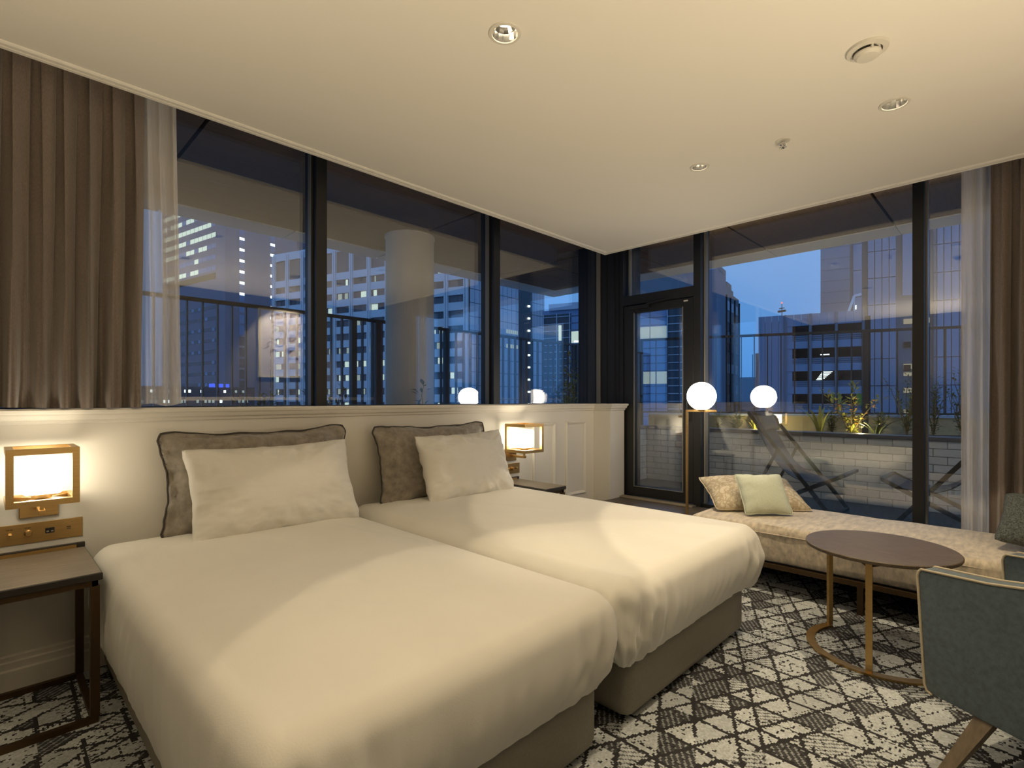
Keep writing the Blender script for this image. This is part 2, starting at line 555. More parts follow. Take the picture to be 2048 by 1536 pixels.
def panel_frame(x0, x1, z0, z1, y):
    """mitred picture-frame moulding on the half wall"""
    prof = [(0.0, 0.0), (0.0, 0.012), (0.008, 0.019), (0.017, 0.014), (0.027, 0.005), (0.027, 0.0)]
    bm = bmesh.new()
    rows = []
    for cx, cz, sx, sz in ((x0, z0, 1, 1), (x1, z0, -1, 1), (x1, z1, -1, -1), (x0, z1, 1, -1)):
        rows.append([bm.verts.new((cx + sx * i, y - h, cz + sz * i)) for i, h in prof])
    for a in range(4):
        A, B = rows[a], rows[(a + 1) % 4]
        for i in range(len(prof) - 1):
            bm.faces.new((A[i], B[i], B[i + 1], A[i + 1]))
    return bm
for x0, x1 in ((3.27, 3.56), (3.715, 4.01)):
    o = obj('panel_moulding', panel_frame(x0, x1, 0.32, 0.998, YW), M_wall, wall_head)

struct(obj('wall_left', bx(X0 - 0.1, X0, Y0 - 0.1, 3.2, 0, 2.86), M_walldark))
struct(obj('wall_rear', bx(X0, 4.6, Y0 - 0.1, Y0, 0, 2.86), M_walldark))

# raised step at the terrace door and under the right window
struct(obj('trim_4', bx(3.72, 4.40, 1.72, 2.80, 0, 0.262, 0.006), M_stepwood))
struct(obj('trim_5', bx(4.22, 4.46, Y0, 1.72, 0, 0.262, 0.004), M_black))
bm = bx(4.30, 4.38, 2.06, 2.80, 0.262, 0.276, 0.003)
box(bm, 4.335, 4.345, 2.06, 2.80, 0.276, 0.281)
struct(obj('trim_6', bm, M_sill))

# corner post
bm = bx(4.40, 4.72, 2.815, 3.36, 0.0, 2.86)
for y in (2.86, 2.905, 3.0):
    box(bm, 4.393, 4.40, y, y + 0.006, 0.262, 2.86)
struct(obj('trim_7', bm, M_black))

# left glazing: window_1
win1 = sempty('window_1', (0, YG, 1.16))
MU = [(-0.10, -0.03), (1.403, 1.470), (2.868, 2.938)]
for a, b in MU:
    f = obj('mullion', bx(a, b, 3.035, 3.19, 1.12, 2.86), M_black, win1)
    bm = bx(a - 0.012, a, 3.075, 3.14, 1.158, 2.86); box(bm, b, b + 0.012, 3.075, 3.14, 1.158, 2.86)
    obj('glazing_bead', bm, M_black, win1)
    bm = bx(a - 0.014, a - 0.012, 3.08, 3.122, 1.158, 2.86); box(bm, b + 0.012, b + 0.014, 3.08, 3.122, 1.158, 2.86)
    obj('bead_gasket', bm, M_bead, win1)
obj('bottom_rail', bx(X0, 4.40, 3.075, 3.19, 1.12, 1.166), M_black, win1)
obj('top_rail', bx(X0, 4.40, 3.06, 3.19, 2.80, 2.86), M_black, win1)
for a, b in ((X0, -0.10), (-0.03, 1.403), (1.470, 2.868), (2.938, 4.40)):
    obj('pane', bx(a, b, YG, YG + 0.022, 1.158, 2.82), M_glass, win1)
obj('gasket', bx(4.385, 4.398, 3.08, 3.122, 1.158, 2.82), M_bead, win1)

# right glazing: window_2 (two fixed lights) and window_3 (light over the door)
win2 = sempty('window_2', (XG, 1.2, 0.262))
for a, b in ((2.030, 2.094), (0.488, 0.550), (-1.0, -0.94)):
    obj('mullion', bx(4.40, 4.58, a, b, 0.20, 2.86), M_black, win2)
    bm = bx(4.47, 4.53, a - 0.012, a, 0.27, 2.86)
    obj('glazing_bead', bm, M_bead, win2)
obj('bottom_rail', bx(4.44, 4.58, Y0, 2.03, 0.20, 0.285), M_black, win2)
obj('top_rail', bx(4.44, 4.58, Y0, 2.815, 2.80, 2.86), M_black, win2)
for a, b in ((0.550, 2.030), (-0.94, 0.488)):
    obj('pane', bx(XG, XG + 0.022, a, b, 0.27, 2.82), M_glass, win2)
win3 = sempty('window_3', (XG, 2.45, 2.205))
obj('transom_bar', bx(4.40, 4.58, 2.094, 2.815, 2.115, 2.205), M_black, win3)
obj('pane', bx(XG, XG + 0.022, 2.094, 2.815, 2.205, 2.82), M_glass, win3)
bm = bx(4.47, 4.515, 2.785, 2.797, 2.205, 2.82)
obj('gasket', bm, M_bead, win3)

# terrace door
door = sempty('door_1', (4.44, 2.45, 0.262))
bm = bmesh.new()
DX0, DX1 = 4.41, 4.47
for y0, y1, z0, z1 in ((2.10, 2.195, 0.275, 2.11), (2.70, 2.812, 0.275, 2.11), (2.195, 2.70, 0.275, 0.365), (2.195, 2.70, 2.035, 2.11)):
    box(bm, DX0, DX1, y0, y1, z0, z1, 0.003)
obj('door_leaf', bm, M_black, door)
bm = bmesh.new()
for y0, y1, z0, z1 in ((2.195, 2.201, 0.365, 2.035), (2.694, 2.70, 0.365, 2.035), (2.195, 2.70, 0.365, 0.371)):
    box(bm, 4.404, 4.412, y0, y1, z0, z1)
obj('door_bead', bm, M_bead, door)
obj('pane', bx(4.435, 4.455, 2.195, 2.70, 0.365, 2.035), M_glass, door)
bm = bx(4.375, 4.41, 2.52, 2.74, 2.065, 2.10, 0.004)
bar(bm, (4.385, 2.55, 2.10), (4.40, 2.33, 2.125), 0.02, 0.012)
obj('door_closer', bm, M_black, door)
obj('door_label', bx(4.408, 4.410, 2.150, 2.190, 2.078, 2.090), M_whiteplastic, door)
bm = bmesh.new()
tube(bm, [(4.41, 2.14, 1.24), (4.37, 2.14, 1.24), (4.37, 2.14, 1.02), (4.41, 2.14, 1.02)], 0.009)
obj('door_handle', bm, M_black, door)
struct(obj('trim_9', bx(4.38, 4.40, 2.094, 2.83, 0.262, 0.275), M_black))

# ------------------------------------------------------------------ curtains
def curtain(name, m, axis, base, a, b, z0, z1, pleats, amp, seed, flare=0.0, lift=0.0):
    """a hanging cloth along axis ('x' or 'y'); folds pinch at the header and wander on the way down"""
    rg = random.Random(seed)
    nu, nv = int(pleats * 22), 56
    ph = [rg.uniform(-0.5, 0.5) for _ in range(pleats + 2)]
    am = [rg.uniform(0.55, 1.0) for _ in range(pleats + 2)]
    verts, faces = [], []
    for j in range(nv + 1):
        t = j / nv
        z = z1 + (z0 - z1) * t
        for i in range(nu + 1):
            s = i / nu
            q = s * pleats + 0.42 * fbm((s * pleats * 0.55 + seed, 0.25 * t, seed), 2) * (0.35 + 0.65 * t)
            q = min(max(q, 0.0), pleats - 1e-6)
            k = int(q)
            f = q - k
            wob = fbm((s * 3.1 + seed, t * 1.6, seed * 1.7), 3)
            A = amp * (0.55 + 0.45 * min(1, t * 3)) * (am[k] * (1 - f) + am[k + 1] * f)
            d = math.sin(2 * math.pi * (q + 0.16 * wob * (0.2 + t)) + 0.5 * ph[k]) * A
            d += 0.35 * A * math.sin(4 * math.pi * q + ph[k] * 5) * math.exp(-3 * t)
            d += 0.30 * A * t * t * math.sin(6 * math.pi * q + ph[k] * 9) * (0.4 + am[k])
            if z - z0 < 0.13 and name == 'curtain':
                d -= 0.0035 * math.cos((z - z0 - 0.12) * 60) if z - z0 > 0.09 else 0.002
            d += 0.012 * wob
            side = s + 0.010 * math.sin(2 * math.pi * q * 2 + 1.1) * (1 - t) + 0.02 * wob * t / max(1, pleats) * 2
            along = a + (b - a) * side + flare * t * s
            zz = z + lift * 0.006 * math.sin(9 * s + seed) * t
            verts.append((along, base + d, zz) if axis == 'x' else (base + d, along, zz))
    W = nu + 1
    for j in range(nv):
        for i in range(nu):
            p = j * W + i
            faces.append((p, p + 1, p + W + 1, p + W))
    return obj(name, (verts, [], faces), m, None, True)

def hem(cur, axis, z, th):
    """stitched hem band: a slightly proud strip that follows the cloth at its lower edge"""
    me = cur.data
    return me
c1 = curtain('curtain', M_curtain, 'x', 2.945, -1.1, 0.520, 1.168, 2.70, 20, 0.046, 3, lift=1)
tag(c1, 'long taupe blackout curtain hanging over the bedhead ledge beside the left sconce', 'curtain')
s1 = curtain('sheer_curtain', M_sheer, 'x', 2.985, 0.50, 0.665, 1.175, 2.70, 3, 0.022, 5, flare=0.025, lift=1)
tag(s1, 'narrow gathered sheer curtain next to the taupe curtain above the bedhead ledge', 'curtain')
c2 = curtain('curtain', M_curtain, 'y', 4.272, 0.165, -0.95, 0.275, 2.70, 13, 0.036, 11)
tag(c2, 'taupe blackout curtain behind the daybed end with the dark cushion', 'curtain')
s2 = curtain('sheer_curtain', M_sheer, 'y', 4.350, 0.297, 0.120, 0.275, 2.70, 3, 0.016, 17, flare=-0.0)
tag(s2, 'pale sheer curtain behind the daybed, beside the terrace window post', 'curtain')

# ------------------------------------------------------------------ beds
def soft_box(cx, cy, hx, hy, z0, z1, r, seed, crown=0.03, fold=0.017, bulge=0.02, hemvar=0.02, top_wr=0.004, nx=64, ny=96, ns=26, open_back=True, corner=0.07, left_drop=0.0):
    """duvet: rounded top sheet with draped sides; the sheet is one mesh"""
    verts = {}
    bm = bmesh.new()

    def P(u, v, s):
        # u,v in [-1,1] on the top; s in [0,1] goes down the side
        return u, v, s
    H = z1 - z0
    arc = r * math.pi / 2
    side = H - r
    total = arc + side

    def place(px, py, nxd, nyd, d):
        # (px,py) on the inset rectangle, outward dir, d = distance down the drape
        if d < arc:
            a = d / r
            return px + nxd * r * math.sin(a), py + nyd * r * math.sin(a), z1 - r + r * math.cos(a)
        return px + nxd * r, py + nyd * r, z1 - r - (d - arc)
    ix, iy = hx - r, hy - r
    grid = {}
    for i in range(nx + 1):
        for j in range(ny + 1):
            u, v = -1 + 2 * i / nx, -1 + 2 * j / ny
            x, y = u * ix, v * iy
            z = z1 + crown * (1 - u ** 4) * (1 - v ** 4)
            z += top_wr * fbm((x * 2.2 + seed, y * 2.2, seed), 3)
            z += 0.0022 * fbm((x * 9 + seed, y * 5, seed + 4), 3)
            z -= 0.0035 * max(0.0, 1 - abs(fbm((x * 2.1 + y * 0.8 + seed, y * 0.7 - x * .4, 3.0 + seed), 2)) * 14)
            grid[i, j] = bm.verts.new((cx + x, cy + y, z))
    for i in range(nx):
        for j in range(ny):
            bm.faces.new((grid[i, j], grid[i + 1, j], grid[i + 1, j + 1], grid[i, j + 1]))
    # perimeter going round: left side, foot, right side (head is open)
    per = [(0, j) for j in range(ny, -1, -1)] + [(i, 0) for i in range(1, nx + 1)] + [(nx, j) for j in range(1, ny + 1)]
    cols = []
    L = 0.0
    prev = None
    arcn = 9
    for n_, (i, j) in enumerate(per):
        u, v = -1 + 2 * i / nx, -1 + 2 * j / ny
        corner_here = (i in (0, nx) and j == 0)
        if corner_here:
            angs = [k / arcn for k in range(arcn + 1)]
        else:
            angs = [None]
        for aa in angs:
            if corner_here:
                if i == 0:
                    th = math.pi + aa * math.pi / 2
                else:
                    th = 1.5 * math.pi + aa * math.pi / 2
                ndx, ndy = math.cos(th), math.sin(th)
            elif j == 0:
                ndx, ndy = 0, -1
            else:
                ndx, ndy = (-1, 0) if i == 0 else (1, 0)
            px, py = u * ix, v * iy
            here = Vector((px + ndx * r, py + ndy * r))
            if prev is not None:
                L += (here - prev).length
            prev = here
            hm = hemvar * fbm((L * 1.3 + seed * 3, 0.3, seed), 2) + left_drop * max(0.0, -ndx) ** 2
            cols.append((px, py, ndx, ndy, L, hm, grid[i, j], 1.0 if corner_here else 0.0))
    # corner weight spreads to the neighbours
    cpos = [c[4] for c in cols if c[7] > 0]
    rows = []
    for (px, py, ndx, ndy, l, hm, g, _) in cols:
        cw = max(math.exp(-((l - q) / 0.16) ** 2) for q in cpos)
        col = [g]
        for k in range(1, ns + 1):
            t = k / ns
            d = (total + hm) * t
            x, y, z = place(px, py, ndx, ndy, d)
            q = max(0.0, (d - arc * 0.5) / (total + hm - arc * 0.5))
            out = bulge * math.sin(math.pi * min(1, q * 1.05)) - 0.036 * q ** 4
            sl = l + 0.10 * q * math.sin(3 * l)
            wr = fold * (0.5 + 2.2 * cw) * q * (math.sin(2 * math.pi * sl / 0.085 + 2.2 * fbm((l * 2.0, q, seed), 2) * 2) * 0.45 + 1.2 * fbm((sl * 9.0, q * 1.2 + seed, 2.0), 3))
            wr += corner * cw * q * math.sin(2 * math.pi * sl / 0.05) * 0.16
            if ndx < -0.5:
                wr += 0.022 * q * (fbm((sl * 15.0 + 0.9 * q, q * 0.9, seed + 8.0), 3) + 0.5 * math.sin(2 * math.pi * (sl + 0.12 * q) / 0.047) * max(0.0, fbm((sl * 2.5, 1.0, seed), 2) + 0.3))
            wr *= 1 - 0.75 * q ** 5
            x += ndx * (out + wr); y += ndy * (out + wr)
            col.append(bm.verts.new((cx + x, cy + y, z + (z1 + 0 - z1))))
        rows.append(col)
    for A, B in zip(rows, rows[1:]):
        for k in range(ns):
            a, b, c_, d_ = A[k], B[k], B[k + 1], A[k + 1]
            vs = []
            for v_ in (a, b, c_, d_):
                if v_ not in vs:
                    vs.append(v_)
            if len(vs) >= 3:
                try:
                    bm.faces.new(vs)
                except ValueError:
                    pass
    # turn the hem under
    return bm

def make_bed(x0, x1, label, seed, dx0, dx1, drop=0.0):
    bed = thing('twin_bed', label, 'bed', ((x0 + x1) / 2, 2.0, 0), 'twin beds side by side')
    yf = 1.035
    bm = bx(x0, x1, yf, 2.95, 0.012, 0.285, 0.050, 5)
    obj('bed_base', bm, M_base, bed, True, 60)
    bm = bx(x0 + 0.012, x1 - 0.012, yf + 0.02, 2.945, 0.285, 0.540, 0.05, 4)
    obj('mattress', bm, M_linen, bed, True, 60)
    for fx in (x0 + 0.1, x1 - 0.1):
        for fy in (yf + 0.15, 2.8):
            bm = bmesh.new()
            lathe(bm, [(0.02, 0.0), (0.025, 0.013)], fx, fy, 12, True, True)
            obj('foot', bm, M_nsedge, bed)
    bm = soft_box((dx0 + dx1) / 2, (0.975 + 2.94) / 2, (dx1 - dx0) / 2, (2.94 - 0.975) / 2, 0.250, 0.562, 0.070, seed, hemvar=0.012, bulge=0.018, left_drop=drop)
    d = obj('duvet', bm, M_linen, bed, True)
    return bed
make_bed(0.375, 1.476, 'nearer white twin bed with grey upholstered base beside the left nightstand', 3, 0.335, 1.490, 0.13)
make_bed(1.655, 2.757, 'farther white twin bed between the nearer bed and the daybed', 9, 1.560, 2.80)

# ------------------------------------------------------------------ pillows and cushions
def pillow_bm(wd, ht, th, seed, n=44, flat=0.0, dent=0.03, wr=0.006, rnd_c=0.035, sag=0.0, pw=0.55, fine=0.0):
    """a stuffed rectangular pillow in its own frame: x across, z up, y thickness"""
    bm = bmesh.new()
    layers = []
    for sgn in (-1, 1):
        g = {}
        for i in range(n + 1):
            for j in range(n + 1):
                u, v = -1 + 2 * i / n, -1 + 2 * j / n
                eu, ev = 1 - abs(u) ** 2.4, 1 - abs(v) ** 2.4
                x = u * wd / 2 * (1 - dent * (1 - v * v) * abs(u) ** 3)
                z = v * ht / 2 * (1 - dent * 1.4 * (1 - u * u) * abs(v) ** 3)
                # flange keeps a thin rim
                fu = max(0.0, min(1.0, (1 - abs(u)) / max(1e-6, 1.0) * 1.0))
                uu = min(1.0, abs(u) / (1 - flat)); vv = min(1.0, abs(v) / (1 - flat))
                bod = max(0.0, (1 - uu ** 2.6)) ** pw * max(0.0, (1 - vv ** 2.6)) ** pw
                y = th / 2 * bod * (1 - sag * v)
                rim = 0.006 if flat else 0.002
                y = max(y, rim * (1 if 0 < i < n and 0 < j < n else 0.0))
                y *= sgn
                edge = min(1 - abs(u), 1 - abs(v))
                k = wr * (1 - min(1, edge * 1.2)) + wr * 0.35
                f = fbm((u * 2.8 + seed, v * 2.2, sgn + seed), 4)
                y += sgn * k * f * (1 if edge > 0 else 0)
                if fine and edge > 0:
                    rad = fbm((math.atan2(v, u * 1.8) * 5 + seed, 0.7 * edge, seed), 3)
                    y += sgn * fine * rad * max(0.0, 1 - edge * 1.5) * min(1, edge * 9)
                z += 0.010 * fbm((u * 3 + seed * 2, v, 1.0), 2) * (1 if flat else 0.5)
                x += 0.010 * fbm((v * 3 + seed * 2, u, 6.0), 2) * (1 if flat else 0.5)
                if sgn == 1 and (i in (0, n) or j in (0, n)):
                    g[i, j] = layers[0][i, j]
                else:
                    g[i, j] = bm.verts.new((x, y, z))
        layers.append(g)
        for i in range(n):
            for j in range(n):
                q = (g[i, j], g[i + 1, j], g[i + 1, j + 1], g[i, j + 1])
                try:
                    bm.faces.new(q if sgn < 0 else q[::-1])
                except ValueError:
                    pass
    for v in bm.verts:      # round the corners off a little
        a, c = abs(v.co.x) / (wd / 2), abs(v.co.z) / (ht / 2)
        if a > 0.8 and c > 0.8:
            k = 1 - rnd_c * ((a - 0.8) / 0.2) * ((c - 0.8) / 0.2)
            v.co.x *= k; v.co.z *= k
    rim = [layers[0][i, 0].co.copy() for i in range(n)] + [layers[0][n, j].co.copy() for j in range(n)] + \
          [layers[0][i, n].co.copy() for i in range(n, 0, -1)] + [layers[0][0, j].co.copy() for j in range(n, 0, -1)]
    return bm, rim

def place_pillow(name, label, cat, group, m, size, loc, rot, seed, piping=None, pr=0.004, **kw):
    """loc is the middle of the pillow; rot = (lean, roll, turn)"""
    bm, rim = pillow_bm(*size, seed, **kw)
    mt = Matrix.Translation(loc) @ Matrix.Rotation(rot[2], 4, 'Z') @ Matrix.Rotation(rot[0], 4, 'X') @ Matrix.Rotation(rot[1], 4, 'Y')
    bmesh.ops.transform(bm, matrix=mt, verts=bm.verts)
    if piping is None:
        o = obj(name, bm, m, None, True)
        return tag(o, label, cat, group)
    o = obj(name, bm, m, None, True)
    tag(o, label, cat, group)
    b2 = bmesh.new()
    tube(b2, [mt @ p for p in rim], pr, 6, closed=True)
    obj('piping', b2, piping, o, True)
    return o

place_pillow('bed_pillow', 'grey velvet pillow leaning on the bedhead of the nearer bed', 'pillow', 'grey velvet pillows',
             M_velvet, (0.98, 0.53, 0.19), (1.04, 2.845, 0.80), (R(-10), R(-0.5), 0), 2, M_pipe_dark, 0.0045, flat=0.09, dent=0.105, wr=0.022, rnd_c=0.07, fine=0.012)
place_pillow('bed_pillow', 'grey velvet pillow leaning on the bedhead of the farther bed', 'pillow', 'grey velvet pillows',
             M_velvet, (0.96, 0.53, 0.18), (2.165, 2.845, 0.785), (R(-12), R(0), 0), 5, M_pipe_dark, 0.0045, flat=0.06, dent=0.085, wr=0.02, rnd_c=0.06, fine=0.012)
place_pillow('bed_pillow', 'white cotton pillow in front of the grey pillow on the nearer bed', 'pillow', 'white pillows',
             M_linen, (0.82, 0.46, 0.19), (1.035, 2.655, 0.762), (R(-19), R(-0.5), R(1)), 8, None, n=64, dent=0.06, wr=0.014, rnd_c=0.02, fine=0.016)
place_pillow('bed_pillow', 'white cotton pillow in front of the grey pillow on the farther bed', 'pillow', 'white pillows',
             M_linen, (0.76, 0.46, 0.19), (2.265, 2.650, 0.765), (R(-20), R(-1), R(1)), 12, None, n=64, dent=0.06, wr=0.014, rnd_c=0.02, fine=0.016)

# ------------------------------------------------------------------ nightstands
def make_nightstand(cx, label, hw=0.165):
    t = thing('nightstand', label, 'nightstand', (cx, 2.7, 0), 'nightstands')
    y0, y1, zt = 2.45, 2.955, 0.556
    obj('table_top', bx(cx - hw, cx + hw, y0, y1, zt - 0.026, zt, 0.003), M_nsedge, t)
    obj('veneer', bx(cx - hw + 0.004, cx + hw - 0.004, y0 + 0.004, y1 - 0.02, zt, zt + 0.0015), M_nstop, t)
    bm = bx(cx - hw, cx + hw, y1 - 0.018, y1, zt, zt + 0.022, 0.002)
    obj('back_lip', bm, M_nsedge, t)
    bm = bx(cx - hw + 0.03, cx + hw - 0.03, y1 - 0.024, y1 - 0.018, zt + 0.002, zt + 0.016)
    obj('lip_inlay', bm, M_brass, t)
    bm = bmesh.new()
    zf = zt - 0.026
    for x in (cx - hw + 0.022, cx + hw - 0.022):
        box(bm, x - 0.009, x + 0.009, y0 + 0.012, y1 - 0.03, zf - 0.022, zf)
    for y in (y0 + 0.021, y1 - 0.04):
        box(bm, cx - hw + 0.013, cx + hw - 0.013, y - 0.009, y + 0.009, zf - 0.022, zf)
    obj('top_frame', bm, M_darkbrass, t)
    for x in (cx - hw + 0.022, cx + hw - 0.022):
        for y in (y0 + 0.021, y1 - 0.04):
            obj('leg', bx(x - 0.014, x + 0.014, y - 0.014, y + 0.014, 0.022, zf - 0.022), M_darkbrass, t)
    for y in (y0 + 0.021, y1 - 0.04):
        obj('foot_rail', bx(cx - hw + 0.011, cx + hw - 0.011, y - 0.011, y + 0.011, 0.0, 0.022), M_darkbrass, t)
    for x in (cx - hw + 0.022, cx + hw - 0.022):
        obj('side_rail', bx(x - 0.011, x + 0.011, y0 + 0.032, y1 - 0.051, 0.0, 0.022), M_darkbrass, t)
    return t
make_nightstand(0.148, 'slim bronze framed nightstand beside the nearer bed, under the left sconce')
make_nightstand(2.945, 'slim bronze framed nightstand in the corner beyond the farther bed', 0.115)

# ------------------------------------------------------------------ sconces
def make_sconce(cx, label, posts):
    t = thing('wall_sconce', label, 'lamp', (cx, YW, 0.7), 'bedside sconces')
    z0, z1 = 0.787, 1.010
    x0, x1 = cx - 0.108, cx + 0.108
    y0, y1 = 2.715, 2.935
    bw = 0.023
    for nm, za, zb in (('top_ring', z1 - bw, z1), ('bottom_ring', z0, z0 + bw)):
        bm = bmesh.new()
        o_ = [(x0, y0), (x1, y0), (x1, y1), (x0, y1)]
        i_ = [(x0 + bw, y0 + bw), (x1 - bw, y0 + bw), (x1 - bw, y1 - bw), (x0 + bw, y1 - bw)]
        V = {}
        for z in (za, zb):
            for k in range(4):
                V['o', k, z] = bm.verts.new((*o_[k], z)); V['i', k, z] = bm.verts.new((*i_[k], z))
        for k in range(4):
            q = (k + 1) % 4
            bm.faces.new((V['o', k, za], V['o', q, za], V['o', q, zb], V['o', k, zb]))
            bm.faces.new((V['i', q, za], V['i', k, za], V['i', k, zb], V['i', q, zb]))
            bm.faces.new((V['o', k, zb], V['o', q, zb], V['i', q, zb], V['i', k, zb]))
            bm.faces.new((V['o', q, za], V['o', k, za], V['i', k, za], V['i', q, za]))
        obj(nm, bm, M_brass, t)
    corner = {'fl': (x0, y0), 'fr': (x1 - bw, y0), 'bl': (x0, y1 - bw), 'br': (x1 - bw, y1 - bw)}
    for p in posts:
        px, py = corner[p]
        obj('upright', bx(px, px + bw, py, py + bw, z0 + bw, z1 - bw), M_brass, t)
    yc = (y0 + y1) / 2
    bm = bmesh.new()
    bar(bm, (x0 + bw, y0 + bw, z0 + 0.012), (x1 - bw, y1 - bw, z0 + 0.012), 0.018, 0.008)
    bar(bm, (x0 + bw, y1 - bw, z0 + 0.016), (x1 - bw, y0 + bw, z0 + 0.016), 0.018, 0.008)
    obj('cross_bar', bm, M_brass, t)
    bm = bmesh.new()
    lathe(bm, [(0.032, z0 + 0.02), (0.032, z0 + 0.036)], cx, yc, 24, True, True)
    obj('holder', bm, M_brass, t, True, 40)
    bm = bx(cx - 0.060, cx + 0.060, yc - 0.055, yc + 0.055, z0 + 0.036, z1 - 0.048, 0.014, 4)
    obj('lamp_shade', bm, M_shade, t, True, 50)
    obj('back_plate', bx(cx - 0.062, cx + 0.062, YW - 0.014, YW, 0.705, 0.800, 0.003), M_brass, t)
    bm = bx(cx - 0.011, cx + 0.011, yc - 0.012, YW - 0.014, 0.738, 0.756, 0.002)
    box(bm, cx - 0.006, cx + 0.006, yc - 0.006, yc + 0.006, 0.756, z0 + 0.012)
    obj('arm', bm, M_brass, t)
make_sconce(0.165, 'lit square brass lantern sconce over the left nightstand', ('fl', 'fr'))
make_sconce(3.000, 'lit square brass lantern sconce beyond the farther bed, by the panelled corner', ('bl', 'fr'))

# ------------------------------------------------------------------ control plates
def make_plate(cx, label, kind):
    t = thing('switch_plate', label, 'switch', (cx, YW, 0.6), 'bedside control plates')
    y = YW
    if kind == 'L':
        x0, x1, z0, z1 = cx - 0.145, cx + 0.145, 0.597, 0.681
    else:
        x0, x1, z0, z1 = cx - 0.13, cx + 0.11, 0.597, 0.681
    obj('plate', bx(x0, x1, y - 0.004, y, z0, z1, 0.001), M_brass_h, t)
    zc = (z0 + z1) / 2

    def knob(x, r, len_, nm='knob'):
        bm = bmesh.new()
        n = 20
        rings = []
        for rr, yy in ((r * 1.25, 0.004), (r * 1.25, 0.008), (r, 0.010), (r, len_), (r * 0.8, len_ + 0.003)):
            rings.append([bm.verts.new((x + rr * math.cos(2 * math.pi * k / n), y - yy, zc + rr * math.sin(2 * math.pi * k / n))) for k in range(n)])
        for A, B in zip(rings, rings[1:]):
            for k in range(n):
                bm.faces.new((A[k], A[(k + 1) % n], B[(k + 1) % n], B[k]))
        bm.faces.new(rings[-1])
        obj(nm, bm, M_brass, t, True, 35)

    def toggle(x):
        bm = bmesh.new()
        tube(bm, [(x, y - 0.004, zc), (x, y - 0.024, zc + 0.008)], [0.004, 0.0055], 10)
        lathe(bm, [(0.008, 0), (0.008, 0.003)], 0, 0, 14, True, True)
        vs = [v for v in bm.verts if abs(v.co.y) < 0.01 and v.co.z < 0.01 and abs(v.co.x) < 0.01]
        bmesh.ops.transform(bm, matrix=Matrix.Translation((x, y - 0.004, zc)) @ Matrix.Rotation(R(90), 4, 'X'), verts=vs)
        obj('toggle', bm, M_brass, t, True, 40)

    def marks(x, wdt):
        bm = bmesh.new()
        k = int(wdt / 0.005)
        for i in range(k):
            xx = x - wdt / 2 + i * 0.005
            box(bm, xx, xx + 0.003, y - 0.0045, y - 0.004, zc + 0.020, zc + 0.025)
        obj('engraving', bm, M_engrave, t)
    if kind == 'L':
        toggle(cx - 0.088); marks(cx - 0.088, 0.02)
        knob(cx - 0.032, 0.011, 0.022); marks(cx - 0.032, 0.022)
        sx = cx + 0.036
        obj('socket', bx(sx - 0.015, sx + 0.015, y - 0.0055, y - 0.0035, zc - 0.010, zc + 0.013, 0.001), M_blackplastic, t)
        bm = bmesh.new()
        for q in (-0.0075, 0.0075):
            box(bm, sx + q - 0.004, sx + q + 0.004, y - 0.007, y - 0.0055, zc - 0.005, zc + 0.001)
        obj('socket_contact', bm, M_chrome, t)
        ux = cx + 0.098
        bm = bx(ux - 0.007, ux + 0.007, y - 0.0055, y - 0.0035, zc - 0.002, zc + 0.001)
        box(bm, ux - 0.007, ux + 0.007, y - 0.0055, y - 0.0035, zc + 0.005, zc + 0.008)
        obj('usb_slot', bm, M_blackplastic, t)
        bm = bmesh.new()
        lathe(bm, [(0.003, 0), (0.003, 0.001)], 0, 0, 12, True, True)
        bmesh.ops.transform(bm, matrix=Matrix.Translation((cx + 0.136, y - 0.004, z1 - 0.010)) @ Matrix.Rotation(R(90), 4, 'X'), verts=bm.verts)
        obj('screw', bm, M_brass, t)
    else:
        obj('socket', bx(cx - 0.105, cx - 0.075, y - 0.0055, y - 0.0035, zc - 0.010, zc + 0.013, 0.001), M_blackplastic, t)
        knob(cx - 0.032, 0.012, 0.024); knob(cx + 0.018, 0.012, 0.024); toggle(cx + 0.060)
        marks(cx - 0.032, 0.02)
make_plate(0.164, 'brass control plate with knob, toggle and black socket above the left nightstand', 'L')
make_plate(3.000, 'brass control plate with two round knobs beyond the farther bed', 'R')

# ------------------------------------------------------------------ floor lamp
GX, GY, GZ, GR = 3.868, 1.776, 1.226, 0.107
LX, LY = 3.842, 1.880
lamp = thing('floor_lamp', 'brass floor lamp with a lit white globe between bed and terrace window', 'lamp', (LX, LY, 0.262))
bm = bmesh.new()
lathe(bm, [(GR * math.sin(math.pi * (k + 0.0) / 28), GZ - GR * math.cos(math.pi * k / 28)) for k in range(3, 28)] + [(0.001, GZ + GR)], GX, GY, 48, True, True)
obj('globe', bm, M_globe, lamp, True)
bm = bmesh.new()
ZB = GZ - GR - 0.006
bar(bm, (LX, LY, ZB), (LX + 0.053, LY - 0.210, ZB), 0.016, 0.016)
obj('cross_bar', bm, M_brass, lamp)
bm = bmesh.new()
lathe(bm, [(0.030, ZB + 0.008), (0.030, ZB + 0.020)], GX, GY, 24, True, True)
obj('globe_seat', bm, M_brass, lamp)
obj('stem', bx(LX - 0.008, LX + 0.008, LY - 0.008, LY + 0.008, 0.275, ZB + 0.008), M_brass, lamp)
bm = bmesh.new()
lathe(bm, [(0.12, 0.262), (0.12, 0.272), (0.115, 0.276)], LX + 0.01, LY - 0.02, 36, True, True)
obj('base', bm, M_brass, lamp, True, 40)

